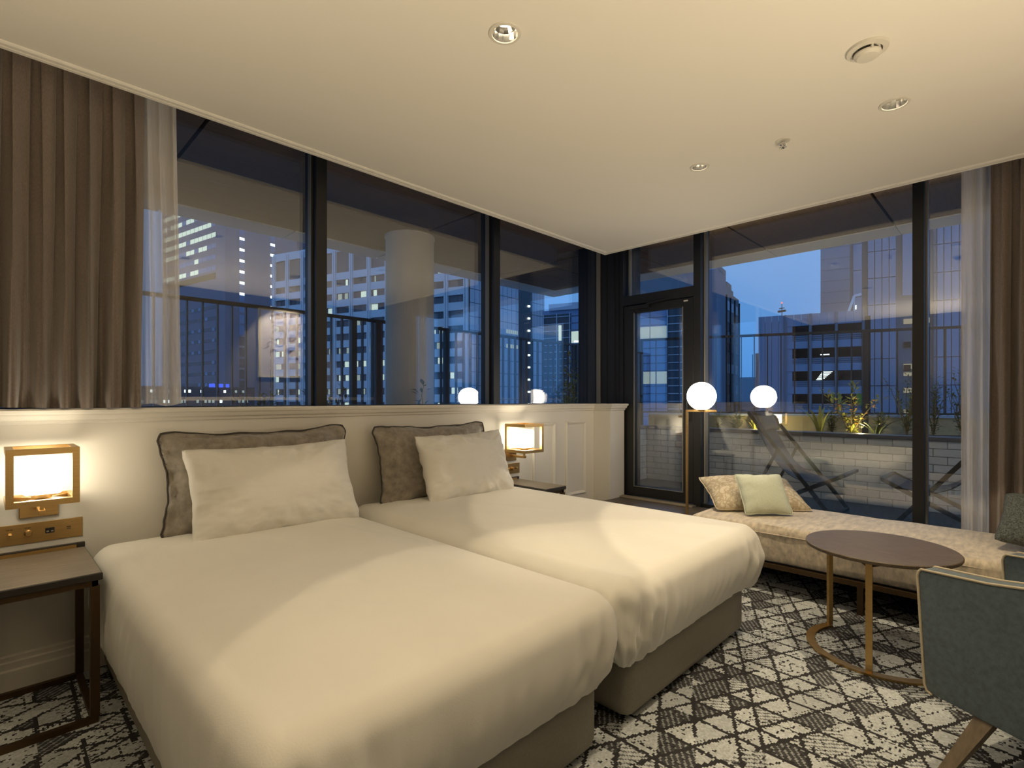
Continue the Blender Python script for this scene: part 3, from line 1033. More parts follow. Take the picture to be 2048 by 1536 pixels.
# ------------------------------------------------------------------ daybed
DBX0, DBX1, DBY0, DBY1 = 3.415, 4.205, -0.62, 1.66
db = thing('daybed', 'long beige velvet daybed on a bronze frame below the terrace window', 'daybed', (3.8, 0.5, 0))
bm = bmesh.new()
nx, ny = 26, 90
def db_top(x, y):
    return 0.415 + 0.006 * fbm((x * 3, y * 2, 1.0), 3)
bm = bx(DBX0, DBX1, DBY0, DBY1, 0.190, 0.415, 0.045, 5)
es = [e_ for e_ in bm.edges if abs(e_.verts[0].co.y - e_.verts[1].co.y) > 0.5]
bmesh.ops.subdivide_edges(bm, edges=es, cuts=60)
for v in bm.verts:
    t_ = fbm((v.co.x * 4, v.co.y * 3.0, v.co.z * 4), 3)
    if v.co.x < DBX0 + 0.03:
        v.co.x += 0.012 * t_
        v.co.z += 0.006 * fbm((v.co.y * 5, 2.0, 1.0), 2)
    elif v.co.z > 0.40:
        v.co.z += 0.006 * t_
obj('cushion', bm, M_daybed, db, True, 50)
b2 = bmesh.new()
tube(b2, [(DBX0 + 0.001 + 0.004 * math.sin(y * 6), y, 0.372 + 0.004 * math.sin(y * 4)) for y in [DBY0 + 0.05 + (DBY1 - DBY0 - 0.1) * k / 60 for k in range(61)]], 0.004, 6)
obj('piping', b2, M_daybed, db, True)
for nm, a in (('front_rail', (DBX0 + 0.005, DBX0 + 0.035, DBY0, DBY1)), ('back_rail', (DBX1 - 0.035, DBX1 - 0.005, DBY0, DBY1)),
              ('end_rail', (DBX0 + 0.035, DBX1 - 0.035, DBY1 - 0.03, DBY1)), ('end_rail', (DBX0 + 0.035, DBX1 - 0.035, DBY0, DBY0 + 0.03))):
    obj(nm, bx(*a, 0.155, 0.186, 0.002), M_darkbrass, db)
obj('slat_board', bx(DBX0 + 0.03, DBX1 - 0.03, DBY0 + 0.03, DBY1 - 0.03, 0.178, 0.190), M_nsedge, db)
for x in (DBX0 + 0.02, DBX1 - 0.05):
    for y in (DBY1 - 0.06, 0.66, DBY0 + 0.06):
        obj('leg', bx(x - 0.015, x + 0.015, y - 0.015, y + 0.015, 0, 0.156), M_darkbrass, db)

# cushions on the daybed
m = bpy.data.materials.new('leaf_print')
n, N, L = nodes_of(m)
b_ = N['Principled BSDF']; b_.inputs['Roughness'].default_value = 0.9
tc = N.new('ShaderNodeTexCoord')
vz = N.new('ShaderNodeTexVoronoi'); vz.inputs['Scale'].default_value = 22; vz.feature = 'DISTANCE_TO_EDGE'
nz = N.new('ShaderNodeTexNoise'); nz.inputs['Scale'].default_value = 14
wv = N.new('ShaderNodeMixRGB'); wv.inputs[0].default_value = 0.16
L.new(tc.outputs['Object'], wv.inputs[1]); L.new(tc.outputs['Object'], nz.inputs['Vector'])
L.new(nz.outputs['Color'], wv.inputs[2]); L.new(wv.outputs[0], vz.inputs['Vector'])
rp = N.new('ShaderNodeValToRGB')
rp.color_ramp.elements[0].position = 0.02; rp.color_ramp.elements[0].color = (0.40, 0.32, 0.21, 1)
rp.color_ramp.elements[1].position = 0.22; rp.color_ramp.elements[1].color = (0.58, 0.51, 0.38, 1)
L.new(vz.outputs['Distance'], rp.inputs[0]); L.new(rp.outputs[0], b_.inputs['Base Color'])
M_print = m
place_pillow('cushion', 'beige leaf patterned cushion lying half under the sage cushion on the daybed', 'cushion', None,
             M_print, (0.68, 0.42, 0.17), (3.96, 1.43, 0.512), (R(-66), R(2), R(-44)), 21, M_cream, 0.004, n=30, dent=0.06, wr=0.004)
place_pillow('cushion', 'plain sage green square cushion propped on the leaf patterned cushion', 'cushion', None,
             M_sage, (0.32, 0.31, 0.13), (3.765, 1.29, 0.551), (R(-38), R(0), R(-47)), 23, M_sage, 0.004, n=30, dent=0.05, wr=0.004)
place_pillow('cushion', 'dark teal tweed cushion leaning at the far end of the daybed', 'cushion', None,
             M_tweed, (0.42, 0.42, 0.14), (3.88, -0.10, 0.560), (R(-60), R(5), R(-90)), 25, None, n=30, dent=0.05, wr=0.004)

# ------------------------------------------------------------------ coffee table
TX, TY = 3.0, 0.5
ct = thing('coffee_table', 'round dark wood coffee table on brass legs in front of the daybed', 'table', (TX, TY, 0))
bm = bmesh.new()
lathe(bm, [(0.290, 0.482), (0.304, 0.486), (0.307, 0.492), (0.307, 0.500), (0.304, 0.503)], TX, TY, 72, True, True)
obj('table_top', bm, M_walnut, ct, True, 40)
bm = bmesh.new()
a0, a1 = R(58), R(305)
K = 48
ro, ri = 0.305, 0.268
rows = []
for k in range(K + 1):
    a = a0 + (a1 - a0) * k / K
    rows.append([bm.verts.new((TX + r_ * math.cos(a), TY + r_ * math.sin(a), z_)) for r_, z_ in ((ri, 0.001), (ro, 0.001), (ro, 0.011), (ri, 0.011))])
for A, B in zip(rows, rows[1:]):
    for i in range(4):
        bm.faces.new((A[i], A[(i + 1) % 4], B[(i + 1) % 4], B[i]))
bm.faces.new(rows[0]); bm.faces.new(rows[-1][::-1])
obj('base_ring', bm, M_brass, ct)
for k, adeg in enumerate((58, 182, 303)):
    a = R(adeg)
    bm = bmesh.new()
    x, y = TX + 0.287 * math.cos(a), TY + 0.287 * math.sin(a)
    tx, ty = -math.sin(a), math.cos(a)
    mt = Matrix.Translation((x, y, 0)) @ Matrix.Rotation(a, 4, 'Z')
    box(bm, -0.008, 0.008, -0.0125, 0.0125, 0.011, 0.483, mtx=mt)
    obj('leg', bm, M_brass, ct)
bm = bmesh.new()
bar(bm, (TX + 0.287 * math.cos(R(58)), TY + 0.287 * math.sin(R(58)), 0.476), (TX + 0.287 * math.cos(R(182)), TY + 0.287 * math.sin(R(182)), 0.476), 0.03, 0.006)
bar(bm, (TX + 0.287 * math.cos(R(182)), TY + 0.287 * math.sin(R(182)), 0.476), (TX + 0.287 * math.cos(R(303)), TY + 0.287 * math.sin(R(303)), 0.476), 0.03, 0.006)
obj('top_brace', bm, M_darkbrass, ct)

# ------------------------------------------------------------------ armchair (low tub chair, back to the camera side)
ac = thing('armchair', 'low dark teal armchair with cream piping and splayed wooden legs by the coffee table', 'armchair', (2.5, -0.05, 0))
F0 = Vector((2.275, 0.270))
dA = Vector((-0.42, -0.907)).normalized()          # along the arm, towards the back of the chair
dB = Vector((0.907, -0.42)).normalized()           # across the chair
ARM_L, ARM_T, CW = 0.62, 0.075, 0.56

def arm_panel(origin, flip):
    """one upholstered side: outline in (s, z), extruded across"""
    out = [(0.012, 0.615), (0.004, 0.606), (0.0, 0.590), (0.022, 0.225), (0.030, 0.206), (0.045, 0.200), (0.30, 0.188), (0.62, 0.175), (0.62, 0.70), (0.40, 0.66), (0.20, 0.628), (0.03, 0.616)]
    bm = bmesh.new()
    w0, w1 = (0, ARM_T) if not flip else (CW - ARM_T, CW)
    A = []
    B = []
    for s, z in out:
        p = origin + dA * s
        qa = p + dB * w0; qb = p + dB * w1
        A.append(bm.verts.new((qa.x, qa.y, z))); B.append(bm.verts.new((qb.x, qb.y, z)))
    bm.faces.new(A); bm.faces.new(B[::-1])
    k = len(out)
    for i in range(k):
        bm.faces.new((A[i], A[(i + 1) % k], B[(i + 1) % k], B[i]))
    bmesh.ops.recalc_face_normals(bm, faces=bm.faces)
    bmesh.ops.bevel(bm, geom=[e_ for e_ in bm.edges if len(e_.link_faces) == 2 and (len(e_.link_faces[0].verts) > 4) != (len(e_.link_faces[1].verts) > 4)], offset=0.008, segments=3, profile=0.5, affect='EDGES')
    pipes = []
    for wv_ in (w0, w1):
        pts = []
        idx = [5, 4, 3, 2, 1, 0, 11, 10, 9, 8]
        for i in idx:
            s, z = out[i]
            p = origin + dA * s + dB * wv_
            pts.append((p.x, p.y, z))
        pipes.append(pts)
    return bm, pipes
for fl in (False, True):
    bm, pipes = arm_panel(F0, fl)
    a_ = obj('arm_panel', bm, M_teal, ac, True, 40)
    for pts in pipes:
        b2 = bmesh.new()
        dense = []
        for p, q in zip(pts, pts[1:]):
            for k in range(6):
                dense.append(Vector(p).lerp(Vector(q), k / 6))
        dense.append(Vector(pts[-1]))
        tube(b2, dense, 0.0042, 6)
        obj('piping', b2, M_cream, a_, True)
def slab(s0, s1, w0, w1, z0, z1, bev):
    bm = bmesh.new()
    mt = Matrix(((dA.x, dB.x, 0, F0.x), (dA.y, dB.y, 0, F0.y), (0, 0, 1, 0), (0, 0, 0, 1)))
    box(bm, s0, s1, w0, w1, z0, z1, bev, 4, mt)
    return bm
obj('seat', slab(0.03, 0.58, ARM_T, CW - ARM_T, 0.23, 0.40, 0.04), M_teal, ac, True, 50)
obj('backrest', slab(0.55, 0.66, 0.02, CW - 0.02, 0.20, 0.78, 0.04), M_teal, ac, True, 50)
obj('seat_frame', slab(0.06, 0.58, ARM_T * 0.5, CW - ARM_T * 0.5, 0.19, 0.235, 0.01), M_teal, ac, True, 50)
def leg_pts(sv, wv_, ds, dw):
    p = F0 + dA * sv + dB * wv_
    q = F0 + dA * (sv + ds) + dB * (wv_ + dw)
    return (p.x, p.y, 0.205), (q.x, q.y, 0.0)
for sv, wv_, ds, dw in ((0.19, 0.045, -0.07, -0.11), (0.19, CW - 0.045, -0.07, 0.11), (0.52, 0.035, 0.06, -0.03), (0.52, CW - 0.035, 0.06, 0.03)):
    a, b = leg_pts(sv, wv_, ds, dw)
    bm = bmesh.new()
    A_ = Vector(a); B_ = Vector(b)
    vs = []
    for p, hw in ((A_, 0.026), (B_, 0.017)):
        for i, j in ((-1, -1), (1, -1), (1, 1), (-1, 1)):
            q = Vector((p.x, p.y, 0)) + Vector((dA.x, dA.y, 0)) * (i * hw) + Vector((dB.x, dB.y, 0)) * (j * hw)
            vs.append(bm.verts.new((q.x, q.y, p.z)))
    for q in ((0, 1, 2, 3), (7, 6, 5, 4), (0, 4, 5, 1), (1, 5, 6, 2), (2, 6, 7, 3), (3, 7, 4, 0)):
        bm.faces.new([vs[i] for i in q])
    obj('leg', bm, M_oak, ac)

# ------------------------------------------------------------------ ceiling fittings
def downlight(cx, cy, r, label, lit):
    t = thing('downlight', label, 'ceiling light', (cx, cy, CEIL), 'recessed downlights')
    bm = bmesh.new()
    lathe(bm, [(r - 0.004, CEIL - 0.001), (r - 0.003, CEIL - 0.005), (r + 0.008, CEIL - 0.004), (r + 0.011, CEIL), (r + 0.011, CEIL + 0.002)], cx, cy, 40)
    obj('trim_ring', bm, M_whiteplastic, t, True, 40)
    bm = bmesh.new()
    n = 40
    pr_ = [(r - 0.003, CEIL), (r * 0.84, CEIL + 0.026), (r * 0.60, CEIL + 0.046)]
    lathe(bm, pr_, cx, cy, 14)
    obj('reflector', bm, M_chrome, t, False)
    bm = bmesh.new()
    lathe(bm, [(r * 0.60, CEIL + 0.045), (r * 0.3, CEIL + 0.044), (0.001, CEIL + 0.044)], cx, cy, 20)
    obj('lamp', bm, lit, t)
downlight(1.38, 1.40, 0.052, 'bright round recessed downlight above the gap between the beds', M_bulb)
downlight(2.985, 0.44, 0.052, 'round recessed downlight above the coffee table, beyond the smoke detector', M_bulb)
downlight(2.985, 1.383, 0.045, 'smallest round recessed downlight, beyond the sprinkler head', M_bulb)
downlight(1.38, 0.44, 0.052, 'recessed downlight over the foot of the nearer bed', M_bulb)
downlight(2.93, -0.30, 0.052, 'added out-of-view downlight that brightens the framed print', M_bulb)  # unseen fitting added to go with the print's spot
sp = thing('sprinkler', 'small chrome sprinkler head with white collar between two downlights', 'sprinkler', (2.994, 0.926, CEIL))
bm = bmesh.new()
lathe(bm, [(0.012, CEIL - 0.004), (0.034, CEIL - 0.004), (0.037, CEIL)], 2.994, 0.926, 28, True)
obj('collar', bm, M_whiteplastic, sp, True, 40)
bm = bmesh.new()
lathe(bm, [(0.010, CEIL - 0.004), (0.010, CEIL - 0.014), (0.016, CEIL - 0.016), (0.016, CEIL - 0.022), (0.006, CEIL - 0.024), (0.006, CEIL - 0.036)], 2.994, 0.926, 16)
for k in range(8):
    a = k * math.pi / 4
    bar(bm, (2.994, 0.926, CEIL - 0.036), (2.994 + 0.018 * math.cos(a), 0.926 + 0.018 * math.sin(a), CEIL - 0.036), 0.006, 0.003)
obj('head', bm, M_chrome, sp)
sd = thing('smoke_detector', 'white round smoke detector on the ceiling', 'smoke detector', (2.441, 0.446, CEIL))
bm = bmesh.new()
lathe(bm, [(0.072, CEIL), (0.070, CEIL - 0.010), (0.050, CEIL - 0.013)], 2.441, 0.446, 40)
obj('base', bm, M_whiteplastic, sd, True, 40)
bm = bmesh.new()
lathe(bm, [(0.040, CEIL - 0.012), (0.040, CEIL - 0.020)], 2.441, 0.446, 32)
obj('grille', bm, M_nsedge, sd)
bm = bmesh.new()
lathe(bm, [(0.046, CEIL - 0.020), (0.046, CEIL - 0.026), (0.036, CEIL - 0.036), (0.012, CEIL - 0.038)], 2.441, 0.446, 32, True, True)
obj('cover', bm, M_whiteplastic, sd, True, 40)
for k in range(3):
    bm = bmesh.new()
    a = k * 2.09
    box(bm, -0.004, 0.004, 0.036, 0.050, CEIL - 0.026, CEIL - 0.008, mtx=Matrix.Translation((2.441, 0.446, 0)) @ Matrix.Rotation(a, 4, 'Z'))
    obj('bracket', bm, M_whiteplastic, sd)

# ------------------------------------------------------------------ rear wall: framed print and console (seen mirrored in the glass)
art = thing('framed_print', 'large framed abstract print in pale lilac and brown, mirrored in the window', 'picture', (2.93, Y0, 1.9))
m = bpy.data.materials.new('abstract_print')
n, N, L = nodes_of(m)
b_ = N['Principled BSDF']; b_.inputs['Roughness'].default_value = 0.6
tc = N.new('ShaderNodeTexCoord')
nz = N.new('ShaderNodeTexNoise'); nz.inputs['Scale'].default_value = 2.6; nz.inputs['Detail'].default_value = 3
L.new(tc.outputs['Object'], nz.inputs['Vector'])
wvv = N.new('ShaderNodeMath'); wvv.operation = 'MULTIPLY'; wvv.inputs[1].default_value = 60
L.new(nz.outputs['Fac'], wvv.inputs[0])
sn = N.new('ShaderNodeMath'); sn.operation = 'SINE'; L.new(wvv.outputs[0], sn.inputs[0])
rp = N.new('ShaderNodeValToRGB')
rp.color_ramp.elements[0].position = 0.0; rp.color_ramp.elements[0].color = (0.62, 0.58, 0.62, 1)
rp.color_ramp.elements[1].position = 0.92; rp.color_ramp.elements[1].color = (0.10, 0.06, 0.08, 1)
e_ = rp.color_ramp.elements.new(0.55); e_.color = (0.60, 0.56, 0.62, 1)
L.new(sn.outputs[0], rp.inputs[0])
nz2 = N.new('ShaderNodeTexNoise'); nz2.inputs['Scale'].default_value = 1.7
L.new(tc.outputs['Object'], nz2.inputs['Vector'])
r2 = N.new('ShaderNodeValToRGB'); r2.color_ramp.elements[0].position = 0.44; r2.color_ramp.elements[1].position = 0.50
mx = N.new('ShaderNodeMixRGB'); mx.inputs[1].default_value = (0.62, 0.60, 0.68, 1)
L.new(nz2.outputs['Fac'], r2.inputs[0]); L.new(r2.outputs[0], mx.inputs[0]); L.new(rp.outputs[0], mx.inputs[2])
L.new(mx.outputs[0], b_.inputs['Base Color'])
AX0, AX1, AZ0, AZ1 = 2.56, 3.32, 1.50, 2.42
bm = bmesh.new()
for x0, x1, z0, z1 in ((AX0, AX1, AZ0, AZ0 + 0.03), (AX0, AX1, AZ1 - 0.03, AZ1), (AX0, AX0 + 0.03, AZ0 + 0.03, AZ1 - 0.03), (AX1 - 0.03, AX1, AZ0 + 0.03, AZ1 - 0.03)):
    box(bm, x0, x1, Y0, Y0 + 0.04, z0, z1)
obj('frame', bm, M_whiteplastic, art)
obj('print', bx(AX0 + 0.03, AX1 - 0.03, Y0, Y0 + 0.02, AZ0 + 0.03, AZ1 - 0.03), m, art)
struct(obj('trim_10', bx(X0, 4.4, Y0, Y0 + 0.035, 1.19, 1.235, 0.004), M_wall))

# ------------------------------------------------------------------ terrace
TZ = 0.12
struct(obj('terrace_floor', bx(4.58, 6.41, -1.9, 3.72, -0.2, TZ), M_deckfloor))
SOF = 2.78
sof = sempty('terrace_soffit', (5, 4, SOF))
def panel(x0, x1, y0, y1):
    g = 0.011
    o = obj('soffit_panel', bx(x0 + g, x1 - g, y0 + g, y1 - g, SOF, SOF + 0.05), M_soffit, sof)
xs = [-1.9, -1.15, 0.89, 2.93, 4.60]
for a, b in zip(xs, xs[1:]):
    for c_, d_ in ((3.19, 4.02), (4.02, 4.88)):
        panel(a, b, c_, d_)
for c_, d_ in ((3.05, 4.02), (4.02, 4.88)):
    panel(4.60, 5.82, c_, d_)
ys = [-1.9, -1.35, -0.25, 0.85, 1.95, 3.05]
for a, b in zip(ys, ys[1:]):
    panel(4.60, 5.82, a, b)
bm = bmesh.new()
for k in range(-2, 6):
    x = k * 1.02
    if x > -1.9 and x < 5.7:
        box(bm, x - 1.0, min(x, 6.16), 4.885, 5.18, SOF - 0.006, SOF + 0.3)
box(bm, 5.105, 6.155, 4.885, 5.18, SOF - 0.006, SOF + 0.3)
struct(obj('trim_11', bm, M_fascia))
bm = bmesh.new()
for a, b in zip(ys, ys[1:] ):
    box(bm, 5.825, 6.16, a + 0.004, b - 0.004, SOF - 0.006, SOF + 0.3)
box(bm, 5.825, 6.16, 3.054, 4.88, SOF - 0.006, SOF + 0.3)
struct(obj('trim_12', bm, M_fascia))
bm = bmesh.new()
lathe(bm, [(0.232, 0.0), (0.232, SOF - 0.02), (0.240, SOF - 0.02), (0.240, SOF)], 2.92, 4.28, 64)
struct(obj('terrace_column', bm, M_column, None, True, 40))

# planter wall of white painted bricks, L-shaped
wb = sempty('wall_planter', (6.41, 1.0, TZ))
obj('mortar_core', bx(6.42, 6.56, -1.9, 3.86, TZ - 0.1, 0.80), M_mortar, wb)
obj('mortar_core', bx(4.60, 6.42, 3.73, 3.86, TZ - 0.1, 0.80), M_mortar, wb)
bme = bpy.data.meshes.new('brick')
bm = bx(-0.012, 0.05, -0.1035, 0.1035, 0.0025, 0.0735, 0.004, 1)
bm.to_mesh(bme); bm.free(); bme.materials.append(M_brick)
HB = 0.0765
def put_brick(loc, rz, sy=1.0):
    o = bpy.data.objects.new('brick', bme)
    COL.objects.link(o)
    o.parent = wb; o.matrix_parent_inverse = Matrix.Translation(-wb.location)
    o.location = loc; o.rotation_euler = (0, 0, rz); o.scale = (1, sy, 1)
for row in range(9):
    z = TZ - 0.004 + row * HB
    y = 3.72 - (0.105 if row % 2 else 0.0)
    if row % 2:
        put_brick((6.418, 3.72 - 0.051, z), 0, 0.46)
    while y > -0.1:
        put_brick((6.418 - rnd.random() * 0.004, y - 0.105, z), 0)
        y -= 0.2125
    x = 6.40
    if row % 2:
        put_brick((x - 0.051, 3.728, z), R(90), 0.46); x -= 0.105
    while x > 4.75:
        put_brick((x - 0.105, 3.728 - rnd.random() * 0.004, z), R(90))
        x -= 0.2125
bm = bmesh.new()
box(bm, 6.385, 6.60, -1.9, 3.90, 0.80, 0.842, 0.006)
box(bm, 4.60, 6.385, 3.70, 3.90, 0.80, 0.842, 0.006)
obj('coping', bm, M_coping, wb)
RA, RB = Vector((6.46, 3.9)), Vector((8.18, -0.1))       # line of the right railing, askew to the window wall
bm = bmesh.new()
prism(bm, [(6.56, -1.9), (8.9, -1.9), (8.15, -0.1), (6.9, 2.9), (6.56, 3.75)], 0.6, 0.79)
soil = obj('planter_soil', bm, M_soil); struct(soil)
struct(obj('planter_soil', bx(-1.5, 6.40, 3.86, 4.86, 0.55, 0.79), M_soil))
ddir = (RB - RA).normalized(); dn = Vector((-ddir.y, ddir.x))
if dn.x < 0:
    dn = -dn
bm = bmesh.new()
a_, b2_ = RA + ddir * 0.15 + dn * 0.02, RB + ddir * 1.6 + dn * 0.02
prism(bm, [tuple(a_), tuple(b2_), tuple(b2_ + dn * 0.14), tuple(a_ + dn * 0.14)], 0.3, 0.985)
struct(obj('wall_parapet', bm, M_parapet))
bm = bmesh.new()
prism(bm, [tuple(a_ - dn * 0.02), tuple(b2_ - dn * 0.02), tuple(b2_ + dn * 0.20), tuple(a_ + dn * 0.20)], 0.985, 1.012)
M_capmetal = mat('parapet_cap', (0.52, 0.56, 0.60), 0.35, metal=0.5)
struct(obj('trim_13', bm, M_capmetal))
struct(obj('wall_parapet', bx(-1.5, 6.44, 4.96, 5.10, 0.3, 0.985), M_parapet))

# railings
def railing(p, q, label, fat, step, ph=0.0):
    p = Vector(p); q = Vector(q)
    d = q - p
    Lr = d.length
    d.normalize()
    t = thing('terrace_railing', label, 'railing', (*((p + q) / 2), 1.03))
    for nm, z0, z1 in (('top_rail', 2.020, 2.050), ('bottom_rail', 1.020, 1.040)):
        bm = bmesh.new()
        bar(bm, (*p, (z0 + z1) / 2), (*q, (z0 + z1) / 2), 0.040, z1 - z0)
        obj(nm, bm, M_rail, t)
    n = int(Lr / step)
    me = bpy.data.meshes.new('baluster')
    bm = bx(-0.005, 0.005, -0.019, 0.019, 1.036, 2.024)
    bm.to_mesh(me); bm.free(); me.materials.append(M_rail)
    mf = bpy.data.meshes.new('post')
    bm = bx(-0.028, 0.028, -0.030, 0.030, 0.79, 2.035)
    bm.to_mesh(mf); bm.free(); mf.materials.append(M_rail)
    ang = math.atan2(d.y, d.x)
    for k in range(n + 1):
        s = ph + k * step
        if s > Lr:
            break
        if any(abs(s - f) < step * 0.45 for f in fat):
            continue
        o = bpy.data.objects.new('baluster', me)
        COL.objects.link(o); o.parent = t; o.matrix_parent_inverse = Matrix.Translation(-t.location)
        o.location = (*(p + d * s), 0); o.rotation_euler = (0, 0, ang)
    for f in fat:
        o = bpy.data.objects.new('post', mf)
        COL.objects.link(o); o.parent = t; o.matrix_parent_inverse = Matrix.Translation(-t.location)
        o.location = (*(p + d * f), 0); o.rotation_euler = (0, 0, ang)
    return t
railing((0.35, 4.93), (6.44, 4.93), 'dark metal terrace railing beyond the bedhead window, behind the round column', (0.0, 2.32, 2.60, 3.53, 6.05), 0.114, 0.03)
railing(tuple(RA), tuple(RB), 'dark metal terrace railing behind the planter outside the door window', (0.05, 2.72, 4.2), 0.155, 0.10)

# deck chairs
def deck_chair(loc, rz, label):
    t = thing('deck_chair', label, 'deck chair', loc, 'folding deck chairs', local=True, rotz=rz)
    hw = 0.29
    for nm, a, b in (('back_frame', (-0.34, 0.95), (0.38, 0.02)), ('seat_frame', (-0.26, 0.02), (0.46, 0.40))):
        bm = bmesh.new()
        ins = 0.0 if nm == 'back_frame' else 0.028
        for s in (-1, 1):
            bar(bm, (s * (hw - ins), a[0], a[1]), (s * (hw - ins), b[0], b[1]), 0.022, 0.034)
        for p in (a, b):
            bar(bm, (-(hw - ins), *p), (hw - ins, *p), 0.026, 0.026, up=(0, 1, 0))
        obj(nm, bm, M_chairframe, t)
    bm = bmesh.new()
    for s in (-1, 1):
        bar(bm, (s * (hw + 0.02), -0.07, 0.60), (s * (hw + 0.02), -0.36, 0.02), 0.018, 0.026)
    obj('strut', bm, M_chairframe, t)
    prof = []
    P0, P1, P2, P3 = Vector((-0.355, 0.965)), Vector((-0.14, 0.48)), Vector((-0.02, 0.12)), Vector((0.475, 0.41))
    for k in range(25):
        u = k / 24
        p = P0 * (1 - u) ** 3 + P1 * 3 * u * (1 - u) ** 2 + P2 * 3 * u * u * (1 - u) + P3 * u ** 3
        prof.append(p)
    bm = bmesh.new()
    nx_ = 12
    g = {}
    for lay, off in ((0, 0.0), (1, 0.006)):
        for i in range(nx_ + 1):
            for k, p in enumerate(prof):
                u = -1 + 2 * i / nx_
                u2 = math.sin(math.pi * k / 24)
                g[lay, i, k] = bm.verts.new((u * (hw - 0.03 - 0.012 * u2), p.x, p.y - off + 0.02 * u2 * u * u))
    for lay in (0, 1):
        for i in range(nx_):
            for k in range(24):
                bm.faces.new((g[lay, i, k], g[lay, i + 1, k], g[lay, i + 1, k + 1], g[lay, i, k + 1]))
    for k in range(24):
        for i in (0, nx_):
            bm.faces.new((g[0, i, k], g[0, i, k + 1], g[1, i, k + 1], g[1, i, k]))
    sl = obj('sling', bm, M_sling, t, True)
    bm, rim = pillow_bm(0.42, 0.20, 0.07, 4, n=16, dent=0.04, wr=0.002)
    mt = Matrix.Translation((0, -0.262, 0.865)) @ Matrix.Rotation(R(23), 4, 'X')
    bmesh.ops.transform(bm, matrix=mt, verts=bm.verts)
    obj('head_pad', bm, M_sling, t, True)
deck_chair((5.62, 1.62, TZ), math.pi, 'dark canvas folding deck chair behind the sage cushion, outside the window')
deck_chair((5.66, 0.42, TZ), 0.0, 'dark canvas folding deck chair outside, half hidden by the sheer curtain')

# ------------------------------------------------------------------ planting
def leafquad(V, Fc, c, d, up, L_, W_):
    d = d.normalized()
    s = d.cross(up)
    if s.length < 1e-3:
        s = d.orthogonal()
    s = s.normalized() * W_ / 2
    n_ = s.cross(d).normalized() * W_ * 0.18
    k = len(V)
    V += [c, c + d * L_ * 0.45 + s + n_, c + d * L_, c + d * L_ * 0.45 - s + n_, c + d * L_ * 0.5]
    Fc += [(k, k + 1, k + 4), (k + 1, k + 2, k + 4), (k + 2, k + 3, k + 4), (k + 3, k, k + 4)]

def shrub(name, label, cat, x, y, h, spread, stems, leaf, mleaf, seed, group=None, dens=26, start=0.15, flowers=0, z=0.785):
    rg = random.Random(seed)
    t = thing(name, label, cat, (x, y, z), group)
    bm = bmesh.new()
    V, Fc, FV, FF = [], [], [], []
    for s in range(stems):
        a = rg.uniform(0, 6.28); sp_ = spread * rg.uniform(0.3, 1.0); hh = h * rg.uniform(0.6, 1.0)
        pts = []
        for k in range(7):
            u = k / 6
            pts.append(Vector((x + math.cos(a) * sp_ * u ** 1.3 + 0.02 * rg.uniform(-1, 1) * u, y + math.sin(a) * sp_ * u ** 1.3 + 0.02 * rg.uniform(-1, 1) * u, z + hh * u)))
        tube(bm, pts, [0.007 * (1 - 0.7 * k / 6) for k in range(7)], 5)
        for k in range(dens):
            u = start + (1 - start) * rg.random()
            i = min(5, int(u * 6)); f = u * 6 - i
            p = pts[i].lerp(pts[i + 1], f)
            d = Vector((rg.uniform(-1, 1), rg.uniform(-1, 1), rg.uniform(-0.2, 0.9)))
            p = p + d.normalized() * rg.uniform(0, 0.05)
            leafquad(V, Fc, p, d, Vector((0, 0, 1)), leaf * rg.uniform(0.7, 1.3), leaf * 0.42)
        for k in range(flowers):
            u = rg.uniform(0.3, 1.0)
            i = min(5, int(u * 6)); f = u * 6 - i
            p = pts[i].lerp(pts[i + 1], f) + Vector((rg.uniform(-.04, .04), rg.uniform(-.04, .04), 0.01))
            for q in range(5):
                b = q * 1.2566
                leafquad(FV, FF, p, Vector((math.cos(b), math.sin(b), 0.35)), Vector((0, 0, 1)), 0.022, 0.018)
    obj('stem', bm, M_stem, t)
    l_ = obj('leaves', (V, [], Fc), mleaf, t); l_['kind'] = 'stuff'
    if flowers:
        f_ = obj('flowers', (FV, [], FF), M_flower, t); f_['kind'] = 'stuff'
    return t

def spiky(name, label, x, y, h, n_, wd, mleaf, seed, z=0.785, spread=0.5):
    rg = random.Random(seed)
    t = thing(name, label, 'plant', (x, y, z))
    for k in range(n_):
        a = 6.28 * k / n_ + rg.uniform(-.3, .3); ln = h * rg.uniform(0.7, 1.1); sp_ = spread * rg.uniform(0.4, 1.0) * h
        V, Fc = [], []
        d = Vector((math.cos(a), math.sin(a), 0)); s = Vector((-d.y, d.x, 0))
        for i in range(7):
            u = i / 6
            c = Vector((x, y, z)) + d * (0.02 + sp_ * u ** 1.6) + Vector((0, 0, ln * (u - 0.25 * u ** 3)))
            ww = wd * (1 - u) ** 0.7 * (0.6 + 0.8 * u) if i < 6 else 0.001
            V += [c - s * ww / 2, c + s * ww / 2, c + Vector((0, 0, -0.006)) - d * 0.006]
        for i in range(6):
            q = i * 3
            Fc += [(q, q + 2, q + 5, q + 3), (q + 2, q + 1, q + 4, q + 5), (q, q + 3, q + 4, q + 1)]
        obj('leaf', (V, [], Fc), mleaf, t)
    return t
shrub('planter_shrub', 'low leafy shrub in the planter seen through the terrace door', 'plant', 6.22, 4.02, 0.34, 0.14, 12, 0.060, M_leafy, 31, None, 16, 0.1)
shrub('planter_shrub', 'small yellowing shrub seen at the right edge of the terrace door glass', 'plant', 6.70, 2.85, 0.28, 0.09, 7, 0.05, M_leafy, 32, None, 12, 0.1)
spiky('planter_rosette', 'yellow green spiky plant beside the head of the farther deck chair', 6.78, 2.42, 0.27, 11, 0.035, M_leafy, 33)
